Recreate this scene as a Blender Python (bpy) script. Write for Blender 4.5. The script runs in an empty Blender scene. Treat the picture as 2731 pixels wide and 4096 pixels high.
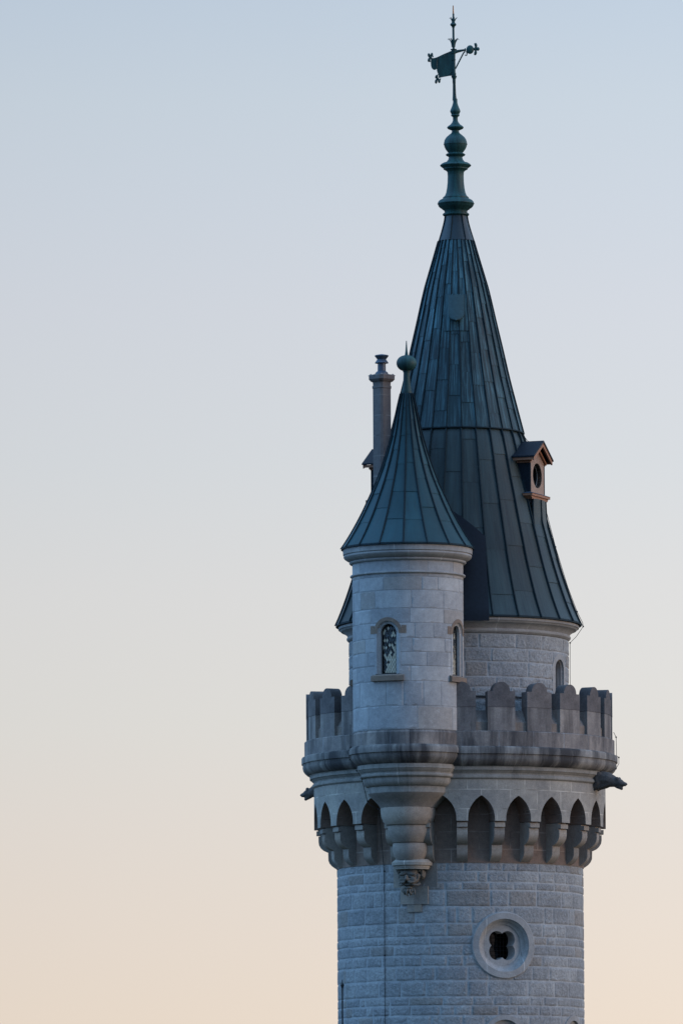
import bpy, bmesh, math, random
from mathutils import Matrix, Vector, noise

# ------------------------------------------------------------------ camera, sky, sun, exposure
scene = bpy.context.scene
COL = scene.collection
FPX = 29400.0                    # focal length in photograph pixels
PITCH = math.radians(5.88)
ROLL = math.radians(-0.28)
CAMZ = 1.7
D = 180.0                        # distance to the tower axis
cam_data = bpy.data.cameras.new('camera')
cam = bpy.data.objects.new('camera', cam_data)
COL.objects.link(cam)
cam_data.sensor_fit = 'VERTICAL'
cam_data.sensor_height = 36.0
cam_data.lens = FPX / 4096.0 * 36.0
cam_data.clip_start = 0.5
cam_data.clip_end = 9000
cam.location = (0, 0, CAMZ)
CM = Matrix.Rotation(math.pi/2 + PITCH, 3, 'X') @ Matrix.Rotation(ROLL, 3, 'Z')
cam.rotation_euler = CM.to_euler()
scene.camera = cam

SKY_STRENGTH = 1.0
world = bpy.data.worlds.new('World')
scene.world = world
world.use_nodes = True
wt = world.node_tree
wt.nodes.clear()


def wn(kind, **kw):
    n = wt.nodes.new(kind)
    for k, v in kw.items():
        setattr(n, k, v)
    return n


def ramp(node, stops):
    el = node.color_ramp.elements
    while len(el) > 1:
        el.remove(el[0])
    el[0].position = stops[0][0]
    el[0].color = (*stops[0][1], 1)
    for p, c in stops[1:]:
        e = el.new(p)
        e.color = (*c, 1)


def s2l(r, g, b):
    return tuple(((v/255)/12.92 if v/255 <= 0.04045 else ((v/255+0.055)/1.055)**2.4) for v in (r, g, b))


SUN_AZ = math.radians(62)        # to the right of the view direction's opposite: glow comes from the right
out = wn('ShaderNodeOutputWorld')
bg = wn('ShaderNodeBackground')
bg.inputs['Strength'].default_value = SKY_STRENGTH
tc = wn('ShaderNodeTexCoord')
sep = wn('ShaderNodeSeparateXYZ')
wt.links.new(tc.outputs['Generated'], sep.inputs[0])
# sky towards the afterglow, by height above the horizon
mr = wn('ShaderNodeMapRange')
mr.inputs['From Min'].default_value = 0.0
mr.inputs['From Max'].default_value = 0.40
wt.links.new(sep.outputs['Z'], mr.inputs['Value'])
front = wn('ShaderNodeValToRGB')
ramp(front, [(0.0, s2l(240, 219, 197)), (0.083, s2l(230, 216, 202)), (0.115, s2l(227, 216, 206)), (0.15, s2l(223, 216, 210)),
             (0.185, s2l(219, 217, 214)), (0.23, s2l(216, 216, 217)), (0.272, s2l(210, 214, 219)), (0.325, s2l(206, 211, 220)),
             (0.36, s2l(201, 209, 220)), (0.395, s2l(196, 207, 219)), (0.43, s2l(188, 202, 218)),
             (0.65, s2l(160, 192, 224)), (1.0, s2l(160, 196, 240))])
wt.links.new(mr.outputs[0], front.inputs[0])
# sky behind the camera, brightened out of view: blue left, warm right
def vec_ramp(stops_):
    nd = wn('ShaderNodeValToRGB')
    ramp(nd, stops_)
    wt.links.new(mr.outputs[0], nd.inputs[0])
    sc_ = wn('ShaderNodeVectorMath', operation='SCALE')
    sc_.inputs['Scale'].default_value = REAR_GAIN
    wt.links.new(nd.outputs[0], sc_.inputs[0])
    return sc_.outputs[0]


REAR_GAIN = 2.3
rearL = vec_ramp([(0.0, (0.05, 0.10, 0.20)), (0.15, (0.09, 0.20, 0.42)), (0.5, (0.22, 0.50, 0.98)), (1.0, (0.28, 0.57, 1.0))])
rearR = vec_ramp([(0.0, (0.30, 0.22, 0.20)), (0.15, (0.38, 0.32, 0.33)), (0.5, (0.44, 0.50, 0.62)), (1.0, (0.32, 0.54, 0.90))])
mlr = wn('ShaderNodeMapRange', interpolation_type='SMOOTHSTEP')
mlr.inputs['From Min'].default_value = -0.6
mlr.inputs['From Max'].default_value = 0.8
wt.links.new(sep.outputs['X'], mlr.inputs['Value'])
rear = wn('ShaderNodeMix', data_type='RGBA')
wt.links.new(mlr.outputs[0], rear.inputs[0])
wt.links.new(rearL, rear.inputs[6])
wt.links.new(rearR, rear.inputs[7])
# the afterglow is a little stronger to the right
mgl = wn('ShaderNodeMapRange')
mgl.inputs['From Min'].default_value = -0.6
mgl.inputs['From Max'].default_value = 0.8
mgl.inputs['To Min'].default_value = 0.45
mgl.inputs['To Max'].default_value = 1.75
wt.links.new(sep.outputs['X'], mgl.inputs['Value'])
fgl = wn('ShaderNodeVectorMath', operation='SCALE')
wt.links.new(front.outputs[0], fgl.inputs[0])
wt.links.new(mgl.outputs[0], fgl.inputs['Scale'])
dotn = wn('ShaderNodeVectorMath', operation='DOT_PRODUCT')
wt.links.new(tc.outputs['Generated'], dotn.inputs[0])
dotn.inputs[1].default_value = (0.42, 0.91, 0.0)
mf = wn('ShaderNodeMapRange', interpolation_type='SMOOTHSTEP')
mf.inputs['From Min'].default_value = -0.35
mf.inputs['From Max'].default_value = 0.75
wt.links.new(dotn.outputs['Value'], mf.inputs['Value'])
mixs = wn('ShaderNodeMix', data_type='RGBA')
wt.links.new(mf.outputs[0], mixs.inputs[0])
mbk = wn('ShaderNodeMapRange', interpolation_type='SMOOTHSTEP')
mbk.inputs['From Min'].default_value = -0.85
mbk.inputs['From Max'].default_value = -0.10
mbk.inputs['To Min'].default_value = 0.40
mbk.inputs['To Max'].default_value = 1.15
wt.links.new(sep.outputs['Y'], mbk.inputs['Value'])
rsc = wn('ShaderNodeVectorMath', operation='SCALE')
wt.links.new(rear.outputs[2], rsc.inputs[0])
wt.links.new(mbk.outputs[0], rsc.inputs['Scale'])
wt.links.new(rsc.outputs[0], mixs.inputs[6])
wt.links.new(fgl.outputs[0], mixs.inputs[7])
# a little of the physical sky on top
sky = wn('ShaderNodeTexSky', sky_type='NISHITA')
sky.sun_disc = False
sky.sun_elevation = math.radians(3)
sky.sun_rotation = math.radians(90)
skm = wn('ShaderNodeVectorMath', operation='SCALE')
skm.inputs['Scale'].default_value = 0.012
wt.links.new(sky.outputs[0], skm.inputs[0])
addn = wn('ShaderNodeVectorMath', operation='ADD')
wt.links.new(mixs.outputs[2], addn.inputs[0])
wt.links.new(skm.outputs[0], addn.inputs[1])
wt.links.new(addn.outputs[0], bg.inputs['Color'])
wt.links.new(bg.outputs[0], out.inputs[0])

sun_data = bpy.data.lights.new('sun', 'SUN')
sun_data.energy = 1.35
sun_data.angle = math.radians(22)
sun_data.color = (1.0, 0.73, 0.53)
sun = bpy.data.objects.new('sun', sun_data)
COL.objects.link(sun)
_sd = Vector((0.97, -0.20, 0.10)).normalized()         # where the light comes from
sun.rotation_euler = _sd.to_track_quat('Z', 'Y').to_euler()

scene.view_settings.view_transform = 'Standard'
scene.view_settings.look = 'None'
scene.view_settings.exposure = 0.0
scene.view_settings.gamma = 1.0


# ------------------------------------------------------------------ measuring helpers
def WP(x, y, Y):
    v = CM @ Vector((x-1365.5, 2048-y, -FPX))
    t = Y / v.y
    return Vector((v.x*t, Y, CAMZ + v.z*t))


X0 = WP(1841, 3700, D).x


def AZ(y, off=0.0, x=1838):
    return WP(x, y, D+off).z


def SC(y, off=0.0):
    return (WP(1900, y, D+off).x - WP(1800, y, D+off).x)/100.0


S = SC(2900)
PHI = math.radians(-22.5)
RHO = 540*S
TX, TY = RHO*math.sin(PHI), -RHO*math.cos(PHI)


def prof(pts):                     # (y, r) in pixels at the tower axis -> (r, z)
    return [(r*SC(y), AZ(y)) for y, r in pts]


def tprof(pts):                    # the same at the turret axis
    return [(r*SC(y, TY), AZ(y, TY, 1625)) for y, r in pts]


# ------------------------------------------------------------------ materials
def mat_new(name):
    m = bpy.data.materials.new(name)
    m.use_nodes = True
    nt = m.node_tree
    nt.nodes.clear()
    o = nt.nodes.new('ShaderNodeOutputMaterial')
    b = nt.nodes.new('ShaderNodeBsdfPrincipled')
    nt.links.new(b.outputs[0], o.inputs[0])
    return m, nt, b


class N:
    """tiny node helper"""
    def __init__(s, nt): s.nt = nt

    def n(s, kind, ins=None, **kw):
        nd = s.nt.nodes.new(kind)
        for k, v in kw.items():
            setattr(nd, k, v)
        for k, v in (ins or {}).items():
            if hasattr(v, 'is_output') or isinstance(v, bpy.types.NodeSocket):
                s.nt.links.new(v, nd.inputs[k])
            else:
                nd.inputs[k].default_value = v
        return nd

    def noise(s, vec, scale, detail=4, rough=0.55, dist=0.0):
        return s.n('ShaderNodeTexNoise', {'Vector': vec, 'Scale': scale, 'Detail': detail,
                                          'Roughness': rough, 'Distortion': dist}).outputs['Fac']

    def mul(s, vec, v3):
        return s.n('ShaderNodeVectorMath', {0: vec, 1: v3}, operation='MULTIPLY').outputs[0]

    def rng(s, val, a, b, c=0.0, d=1.0):
        return s.n('ShaderNodeMapRange', {'Value': val, 'From Min': a, 'From Max': b,
                                          'To Min': c, 'To Max': d}).outputs[0]

    def mix(s, f, a, b, blend='MIX'):
        nd = s.n('ShaderNodeMix', data_type='RGBA', blend_type=blend)
        for k, v in ((0, f), (6, a), (7, b)):
            if isinstance(v, bpy.types.NodeSocket):
                s.nt.links.new(v, nd.inputs[k])
            else:
                nd.inputs[k].default_value = v if k == 0 else (*v, 1)
        return nd.outputs[2]

    def math(s, op, a, b=0.0):
        return s.n('ShaderNodeMath', {0: a, 1: b}, operation=op).outputs[0]


def stone(name, col, col2=None, mortar=None, brick=None, stain=0.0, stain_col=(0.03, 0.03, 0.032), grain=0.5,
          bump=0.35, island=0.25, speck=0.18, stain_lo=0.52, stain_hi=0.66, pale=0.0, bscale=38, seed=0.0, rough=0.9,
          stain_uv=(3.2, 0.25)):
    m, nt, b = mat_new(name)
    k = N(nt)
    tcn = k.n('ShaderNodeTexCoord')
    ob, uv = tcn.outputs['Object'], tcn.outputs['UV']
    geo = k.n('ShaderNodeNewGeometry')
    oi = k.n('ShaderNodeObjectInfo')
    col2 = col2 or tuple(c*0.78 for c in col)
    obs = k.n('ShaderNodeVectorMath', {0: ob, 1: (seed, seed*1.7, seed*0.3)}, operation='ADD').outputs[0]
    big = k.noise(obs, 1.6, 5, 0.6)
    uv_s = k.n('ShaderNodeVectorMath', {0: uv, 1: k.n('ShaderNodeCombineXYZ', {0: k.math('MULTIPLY', oi.outputs['Random'], 37.0)}).outputs[0]}, operation='ADD').outputs[0]
    c = k.mix(k.rng(big, 0.35, 0.65), col, col2)
    isl = k.math('ADD', geo.outputs['Random Per Island'], oi.outputs['Random'])
    isl = k.math('FRACT', isl)
    c = k.mix(1.0, c, k.n('ShaderNodeCombineColor', {0: k.rng(isl, 0, 1, 1-island, 1+island*0.6),
                                                    1: k.rng(isl, 0, 1, 1-island*0.95, 1+island*0.55),
                                                    2: k.rng(isl, 0, 1, 1-island*0.82, 1+island*0.5)}).outputs[0], 'MULTIPLY')
    if island >= 0.15:
        odd = k.math('FRACT', k.math('MULTIPLY', isl, 7.31))
        c = k.mix(k.rng(odd, 0.82, 0.86, 0, 0.5), c, tuple(col[q]*(0.80, 0.68, 0.58)[q] for q in range(3)))
    fine = k.noise(ob, bscale, 6, 0.7)
    mid = k.noise(obs, 9, 4, 0.6)
    g = k.rng(fine, 0.3, 0.7, 1-speck, 1+speck)
    g2 = k.rng(mid, 0.3, 0.7, 0.88, 1.1)
    g = k.math('MULTIPLY', g, g2)
    c = k.mix(1.0, c, k.n('ShaderNodeCombineColor', {0: g, 1: g, 2: g}).outputs[0], 'MULTIPLY')
    hgt = k.math('ADD', k.math('MULTIPLY', fine, grain), k.math('MULTIPLY', mid, 0.6))
    if pale:
        pl = k.noise(k.mul(obs, (1.5, 1.5, 2.6)), 3.0, 6, 0.65, 1.2)
        c = k.mix(k.rng(pl, 0.6, 0.74, 0, pale), c, tuple(min(1, x*1.5) for x in col))
    if brick:
        bt = k.n('ShaderNodeTexBrick', {'Vector': uv, 'Color1': (1, 1, 1, 1), 'Color2': (0.82, 0.82, 0.84, 1),
                                        'Mortar': (0, 0, 0, 1), 'Scale': 1.0, 'Mortar Size': brick[2],
                                        'Mortar Smooth': 0.25, 'Bias': 0.0, 'Brick Width': brick[0],
                                        'Row Height': brick[1]})
        bt.offset = 0.47
        bt.squash = brick[3] if len(brick) > 3 else 1.0
        inv = bt.outputs['Fac']
        tint = k.mix(0.75, (1, 1, 1), bt.outputs['Color'])
        blk = k.mix(1.0, c, tint, 'MULTIPLY')
        wobble = k.rng(k.noise(obs, 2.3, 3), 0.35, 0.6)
        mc = k.mix(wobble, tuple(x*0.55 for x in col), mortar or tuple(min(1, x*1.45) for x in col))
        c = k.mix(inv, k.mix(0.5, c, blk), mc)
        hgt = k.math('SUBTRACT', hgt, k.math('MULTIPLY', inv, 0.8))
    if stain:
        st = k.noise(k.mul(uv_s, (*stain_uv, 1.0)), 1.0, 6, 0.65, 0.3)
        st2 = k.noise(k.mul(obs, (0.5, 0.5, 0.2)), 1.4, 3, 0.6)
        st = k.math('ADD', k.math('MULTIPLY', st, 0.75), k.math('MULTIPLY', st2, 0.25))
        f = k.rng(st, stain_lo, stain_hi, 0, stain)
        f = k.math('MINIMUM', k.math('MAXIMUM', f, 0), 1)
        c = k.mix(f, c, stain_col)
    nt.links.new(c, b.inputs['Base Color'])
    b.inputs['Roughness'].default_value = rough
    b.inputs['Specular IOR Level'].default_value = 0.25
    bp = k.n('ShaderNodeBump', {'Strength': bump, 'Distance': 0.03, 'Height': hgt})
    nt.links.new(bp.outputs[0], b.inputs['Normal'])
    return m


def copper(name, dark, teal, streak=0.5, rough=0.5, seam_bump=0.3, metal=0.0, island=0.35, sc=(9, 0.55), teal2=None, lo=0.45, hi=0.68, spec=0.24):
    m, nt, b = mat_new(name)
    k = N(nt)
    tcn = k.n('ShaderNodeTexCoord')
    uv, ob = tcn.outputs['UV'], tcn.outputs['Object']
    geo = k.n('ShaderNodeNewGeometry')
    s1 = k.noise(k.mul(uv, (*sc, 1)), 1.0, 7, 0.68)
    s3 = k.noise(k.mul(uv, (sc[0]*3.2, sc[1]*2.2, 1)), 1.0, 5, 0.6)
    s2 = k.noise(ob, 0.55, 3, 0.5)
    wear0 = None
    if teal2:
        zc_ = k.n('ShaderNodeSeparateXYZ', {0: ob}).outputs[2]
        wear0 = k.n('ShaderNodeMath', {0: k.rng(k.math('ADD', zc_, k.rng(s2, 0.3, 0.7, -1.6, 1.6)), 22.6, 26.2, 0.3, 1.0), 1: 1.0}, operation='MULTIPLY', use_clamp=True).outputs[0]
    f = k.math('ADD', k.math('MULTIPLY', s1, 0.55), k.math('ADD', k.math('MULTIPLY', s2, 0.3), k.math('MULTIPLY', s3, 0.2)))
    fm = k.rng(f, lo, hi, 0, streak)
    if teal2:
        fm = k.math('MULTIPLY', fm, k.rng(wear0, 0, 1, 0.35, 1.0))
    c = k.mix(fm, dark, teal)
    if teal2:
        fs_ = k.noise(k.mul(uv, (26, 0.9, 1)), 1.0, 6, 0.7)
        c = k.mix(k.math('MULTIPLY', k.rng(fs_, 0.47, 0.62, 0, 0.9), wear0), c, teal2)
    r = geo.outputs['Random Per Island']
    g = k.rng(r, 0, 1, 1-island, 1+island)
    c = k.mix(1.0, c, k.n('ShaderNodeCombineColor', {0: g, 1: g, 2: g}).outputs[0], 'MULTIPLY')
    nt.links.new(c, b.inputs['Base Color'])
    nt.links.new(k.rng(s1, 0.3, 0.7, rough-0.08, rough+0.14), b.inputs['Roughness'])
    b.inputs['Metallic'].default_value = metal
    b.inputs['Specular IOR Level'].default_value = spec
    bp = k.n('ShaderNodeBump', {'Strength': seam_bump, 'Distance': 0.02, 'Height': k.math('ADD', s1, k.noise(ob, 3.0, 3))})
    nt.links.new(bp.outputs[0], b.inputs['Normal'])
    return m


def plain(name, col, rough=0.6, metal=0.0, var=0.2, scale=12, spec=0.4):
    m, nt, b = mat_new(name)
    k = N(nt)
    tcn = k.n('ShaderNodeTexCoord')
    f = k.noise(tcn.outputs['Object'], scale, 5, 0.6)
    nt.links.new(k.mix(k.rng(f, 0.3, 0.7), tuple(c*(1-var) for c in col), tuple(min(1, c*(1+var)) for c in col)), b.inputs['Base Color'])
    b.inputs['Roughness'].default_value = rough
    b.inputs['Metallic'].default_value = metal
    b.inputs['Specular IOR Level'].default_value = spec
    return m


M = {}
M['rough'] = stone('rock_faced_limestone', (0.31, 0.315, 0.315), (0.255, 0.262, 0.265), island=0.16, bump=0.85, grain=1.5,
                   speck=0.30, bscale=17)
M['mortar'] = stone('pale_mortar', (0.37, 0.38, 0.385), (0.28, 0.29, 0.30), island=0, bump=0.3, speck=0.2)
M['ashlar'] = stone('smooth_turret_ashlar', (0.38, 0.385, 0.385), (0.30, 0.305, 0.31), island=0.20, bump=0.28, speck=0.16,
                    pale=0.55, bscale=45)
M['joint'] = stone('turret_joint', (0.31, 0.315, 0.32), island=0, bump=0.2, speck=0.1)
M['trim'] = stone('pale_stone_moulding', (0.34, 0.335, 0.325), (0.26, 0.255, 0.25), brick=(0.95, 40.0, 0.012), island=0, bump=0.25)
M['brown'] = stone('brown_sandstone', (0.235, 0.175, 0.13), (0.185, 0.14, 0.11), island=0.1, bump=0.3, speck=0.2)
M['corbel'] = stone('grey_sandstone_corbel', (0.33, 0.29, 0.245), (0.25, 0.22, 0.19), island=0.28, bump=0.3, speck=0.2)
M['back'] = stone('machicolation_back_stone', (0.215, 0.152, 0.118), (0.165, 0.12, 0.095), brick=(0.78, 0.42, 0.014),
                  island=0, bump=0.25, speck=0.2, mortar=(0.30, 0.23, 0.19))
M['arcade'] = stone('arcade_stone', (0.37, 0.335, 0.285), (0.26, 0.24, 0.215), brick=(0.72, 0.47, 0.012), island=0, bump=0.25,
                    speck=0.2, stain=0.35, stain_lo=0.5, stain_hi=0.7, stain_col=(0.12, 0.12, 0.125), pale=0.35)
M['cornice'] = stone('weathered_cornice', (0.31, 0.285, 0.255), (0.19, 0.175, 0.165), brick=(1.35, 60.0, 0.014), island=0,
                     bump=0.25, stain=0.95, stain_lo=0.40, stain_hi=0.55, stain_col=(0.04, 0.038, 0.040), speck=0.2, seed=3.0, stain_uv=(1.5, 0.3))
M['lowmould'] = stone('lower_moulding_stone', (0.31, 0.29, 0.26), (0.22, 0.21, 0.19), brick=(1.25, 60.0, 0.012), island=0,
                      bump=0.25, stain=0.4, stain_lo=0.5, stain_hi=0.62, stain_col=(0.08, 0.08, 0.082), speck=0.2)
M['parapet'] = stone('weathered_parapet_band', (0.31, 0.27, 0.24), (0.19, 0.17, 0.16), brick=(0.9, 60.0, 0.014), island=0,
                     bump=0.25, stain=0.9, stain_lo=0.43, stain_hi=0.58, stain_col=(0.05, 0.046, 0.048), speck=0.2, seed=5.0, stain_uv=(1.8, 0.25),
                     mortar=(0.33, 0.33, 0.34))
M['merlon'] = stone('merlon_stone', (0.27, 0.24, 0.215), (0.18, 0.16, 0.15), island=0.3, bump=0.25, stain=0.6,
                    stain_lo=0.5, stain_hi=0.64, stain_col=(0.05, 0.045, 0.045), speck=0.22)
M['merlon_top'] = stone('blackened_merlon_coping', (0.16, 0.142, 0.135), (0.09, 0.08, 0.078), island=0.3, bump=0.3, speck=0.22)
M['carved'] = stone('carved_stone', (0.16, 0.145, 0.125), (0.12, 0.11, 0.095), island=0, bump=0.3, speck=0.2)
M['gargoyle'] = stone('dark_gargoyle_stone', (0.095, 0.085, 0.08), (0.06, 0.055, 0.052), island=0, bump=0.5, speck=0.3)
M['chimney'] = stone('chimney_stone', (0.155, 0.142, 0.135), (0.13, 0.115, 0.112), brick=(9.0, 0.50, 0.016), island=0.0, bump=0.25,
                     stain=0.5, stain_lo=0.5, stain_hi=0.62, stain_col=(0.075, 0.062, 0.066), speck=0.2)
M['roof_up'] = copper('patina_copper_streaked', (0.009, 0.018, 0.022), (0.022, 0.070, 0.086), streak=0.95, teal2=(0.11, 0.25, 0.29), rough=0.5, island=0.16, lo=0.40, hi=0.66)
M['roof_low'] = copper('dark_copper_sheet', (0.015, 0.022, 0.023), (0.034, 0.056, 0.058), streak=0.95, rough=0.44, sc=(7, 0.45), island=0.22, spec=0.24, lo=0.42, hi=0.64)
M['roof_tur'] = copper('blue_green_copper_sheet', (0.011, 0.040, 0.049), (0.022, 0.076, 0.090), streak=0.8, rough=0.5, sc=(4, 0.7), island=0.16)
M['finial'] = copper('verdigris_finial', (0.009, 0.030, 0.032), (0.028, 0.105, 0.10), streak=0.9, rough=0.5, sc=(6, 1.2), island=0)
M['hood'] = plain('dull_green_hood', (0.030, 0.060, 0.066), 0.6, spec=0.2)
M['seam'] = plain('seam_copper', (0.009, 0.019, 0.024), 0.7, spec=0.15)  # shadow along the ribs is put into this dark colour
M['capmet'] = plain('dark_lead_cap', (0.011, 0.022, 0.028), 0.42, 0.0)
M['navy'] = plain('navy_sheet_metal', (0.006, 0.009, 0.015), 0.5, spec=0.15)
M['red'] = plain('red_copper', (0.27, 0.115, 0.06), 0.6, 0.05)
M['bronze'] = plain('brown_copper_plate', (0.25, 0.15, 0.105), 0.5, 0.1)
M['zinc'] = plain('blue_zinc_cowl', (0.055, 0.075, 0.105), 0.45, 0.2)
M['iron'] = plain('dark_iron', (0.018, 0.017, 0.018), 0.55)
M['warm_lit'] = plain('orange_lit_metal', (0.30, 0.13, 0.05), 0.4, 0.6)  # warm light on the spike is put into its orange colour
M['lead'] = plain('window_lead', (0.16, 0.17, 0.17), 0.5)
M['black'] = plain('black_frame', (0.008, 0.008, 0.009), 0.6)
M['glass_dark'] = plain('dark_glass', (0.006, 0.008, 0.010), 0.08, 0, 0.1, 3, 0.5)
M['glass_sky'] = plain('pane_painted_reflection', (0.60, 0.54, 0.40), 0.25, 0.0, 0.12, 5, 0.8)  # pale colour stands in for bright sky reflected in the panes
M['ground'] = plain('meadow', (0.060, 0.056, 0.034), 0.95, 0, 0.4, 0.2)


# ------------------------------------------------------------------ mesh helpers
class MB:
    def __init__(s):
        s.v, s.f, s.uv, s.mi = [], [], [], []

    def face(s, pts, uvs=None, mi=0):
        i = len(s.v)
        s.v += [tuple(p) for p in pts]
        s.f.append(tuple(range(i, i+len(pts))))
        s.uv.append(uvs or [(p[0], p[2]) for p in pts])
        s.mi.append(mi)

    def grid(s, rows, uvrows=None, mi=0, closed=False, skip=None, flip=False):
        base = len(s.v)
        nr, nc = len(rows), len(rows[0])
        for r in rows:
            s.v += [tuple(p) for p in r]
        for i in range(nr-1):
            for j in range(nc if closed else nc-1):
                j2 = (j+1) % nc
                if skip and skip(i, j):
                    continue
                q = (base+i*nc+j, base+i*nc+j2, base+(i+1)*nc+j2, base+(i+1)*nc+j)
                s.f.append(q[::-1] if flip else q)
                if uvrows:
                    u = [uvrows[i][j], uvrows[i][j+1], uvrows[i+1][j+1], uvrows[i+1][j]]
                else:
                    u = [(s.v[a][0], s.v[a][2]) for a in q]
                s.uv.append(u[::-1] if flip else u)
                s.mi.append(mi)

    def box(s, x0, x1, y0, y1, z0, z1, mi=0):
        p = [(x, y, z) for z in (z0, z1) for x, y in ((x0, y0), (x1, y0), (x1, y1), (x0, y1))]
        for q in ((0, 1, 5, 4), (1, 2, 6, 5), (2, 3, 7, 6), (3, 0, 4, 7), (4, 5, 6, 7), (3, 2, 1, 0)):
            s.face([p[a] for a in q], mi=mi)

    def lathe(s, pr, n=96, cx=0, cy=0, mi=0, a0=0.0, caps=False):
        rows, uvr = [], []
        L = 0
        Rm = max(r for r, z in pr)
        for i, (r, z) in enumerate(pr):
            if i:
                L += math.hypot(r-pr[i-1][0], z-pr[i-1][1])
            rows.append([(cx+r*math.sin(a0+2*math.pi*j/n), cy-r*math.cos(a0+2*math.pi*j/n), z) for j in range(n)])
            uvr.append([(Rm*2*math.pi*j/n, -L) for j in range(n+1)])
        up = pr[-1][1] < pr[0][1]
        s.grid(rows, uvr, mi, closed=True, flip=up)

    def tube(s, pts, r, n=8, mi=0, caps=True):
        pts = [Vector(p) for p in pts]
        rs = r if isinstance(r, (list, tuple)) else [r]*len(pts)
        rows = []
        prev = None
        for i, p in enumerate(pts):
            d = (pts[min(i+1, len(pts)-1)]-pts[max(i-1, 0)]).normalized()
            if prev is None:
                a = d.orthogonal().normalized()
            else:
                a = (prev-d*prev.dot(d)).normalized()
            prev = a
            b = d.cross(a)
            rows.append([p+(a*math.cos(2*math.pi*k/n)+b*math.sin(2*math.pi*k/n))*rs[i] for k in range(n)])
        s.grid(rows, None, mi, closed=True)
        if caps:
            s.face(rows[0][::-1], mi=mi)
            s.face(rows[-1], mi=mi)

    def ellipsoid(s, c, r, mi=0, n=14, m=9, rot=None):
        rows = []
        for i in range(m+1):
            ph = math.pi*i/m
            rr = max(math.sin(ph), 1e-3)
            row = []
            for j in range(n):
                a = 2*math.pi*j/n
                v = Vector((r[0]*rr*math.cos(a), r[1]*rr*math.sin(a), -r[2]*math.cos(ph)))
                if rot is not None:
                    v = rot @ v
                row.append(Vector(c)+v)
            rows.append(row)
        s.grid(rows, None, mi, closed=True)

    def prism(s, outline, y0, y1, mi=0):
        """outline (x, z) extruded along y"""
        n = len(outline)
        a = [(x, y0, z) for x, z in outline]
        b = [(x, y1, z) for x, z in outline]
        s.face(a, mi=mi)
        s.face(b[::-1], mi=mi)
        for i in range(n):
            j = (i+1) % n
            s.face([a[j], a[i], b[i], b[j]], mi=mi)

    def build(s, name, mats, parent=None, smooth=35, label=None, fix=False):
        me = bpy.data.meshes.new(name)
        me.from_pydata(s.v, [], s.f)
        ul = me.uv_layers.new(name='UVMap')
        flat = []
        for u in s.uv:
            for a in u:
                flat += [a[0], a[1]]
        ul.data.foreach_set('uv', flat)
        me.polygons.foreach_set('material_index', s.mi)
        for mt in (mats if isinstance(mats, (list, tuple)) else [mats]):
            me.materials.append(mt)
        if fix:
            bm = bmesh.new()
            bm.from_mesh(me)
            bmesh.ops.remove_doubles(bm, verts=bm.verts, dist=1e-5)
            bmesh.ops.recalc_face_normals(bm, faces=bm.faces)
            bm.to_mesh(me)
            bm.free()
        me.validate()
        if smooth:
            me.polygons.foreach_set('use_smooth', [True]*len(me.polygons))
            me.set_sharp_from_angle(angle=math.radians(smooth))
        me.update()
        o = bpy.data.objects.new(name, me)
        COL.objects.link(o)
        if parent:
            o.parent = parent
        if label:
            o['label'] = label
        return o


def remeshed(mb, name, mats, parent, voxel, smooth_iter=2, label=None):
    o = mb.build(name, mats, None, smooth=0)
    md = o.modifiers.new('r', 'REMESH')
    md.mode = 'VOXEL'
    md.voxel_size = voxel
    sm = o.modifiers.new('s', 'SMOOTH')
    sm.factor = 0.5
    sm.iterations = smooth_iter
    dg = bpy.context.evaluated_depsgraph_get()
    me = bpy.data.meshes.new_from_object(o.evaluated_get(dg))
    me.name = name
    o.modifiers.clear()
    old = o.data
    o.data = me
    bpy.data.meshes.remove(old)
    me.polygons.foreach_set('use_smooth', [True]*len(me.polygons))
    if not me.materials:
        me.materials.append(mats)
    o.parent = parent
    if label:
        o['label'] = label
    return o


def thing(name, label, cat, loc=(0, 0, 0), group=None):
    o = bpy.data.objects.new(name, None)
    COL.objects.link(o)
    o.location = loc
    o['label'] = label
    o['category'] = cat
    if group:
        o['group'] = group
    return o


def copy_part(o, parent=None, rotz=None):
    c = o.copy()
    COL.objects.link(c)
    c.parent = parent if parent is not None else o.parent
    if rotz is not None:
        c.rotation_euler = (0, 0, rotz)
    for ch in [x for x in bpy.data.objects if x.parent == o]:
        d = ch.copy()
        COL.objects.link(d)
        d.parent = c
    return c


def cyl(R, th0, cx=0, cy=0):
    def f(s, z, n=0.0):
        th = th0+s/R
        return (cx+(R+n)*math.sin(th), cy-(R+n)*math.cos(th), z)
    return f


def cols(mb, f, ss, zb, zt, n0, n1, mi=0, tmi=None):
    """solid made of columns: s positions, bottom and top heights, from depth n0 (inside) to n1 (outside)"""
    n = len(ss)
    fb = [f(ss[i], zb[i], n1) for i in range(n)]
    ft = [f(ss[i], zt[i], n1) for i in range(n)]
    bb = [f(ss[i], zb[i], n0) for i in range(n)]
    bt = [f(ss[i], zt[i], n0) for i in range(n)]
    for i in range(n-1):
        j = i+1
        u = [(ss[i], zb[i]), (ss[j], zb[j]), (ss[j], zt[j]), (ss[i], zt[i])]
        mb.face([fb[i], fb[j], ft[j], ft[i]], u, mi)
        mb.face([ft[i], ft[j], bt[j], bt[i]], None, mi if tmi is None else tmi)
        mb.face([bb[i], bb[j], fb[j], fb[i]], None, mi)
        mb.face([bb[j], bb[i], bt[i], bt[j]], None, mi)
    mb.face([bb[0], fb[0], ft[0], bt[0]], None, mi)
    mb.face([fb[-1], bb[-1], bt[-1], ft[-1]], None, mi)


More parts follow.
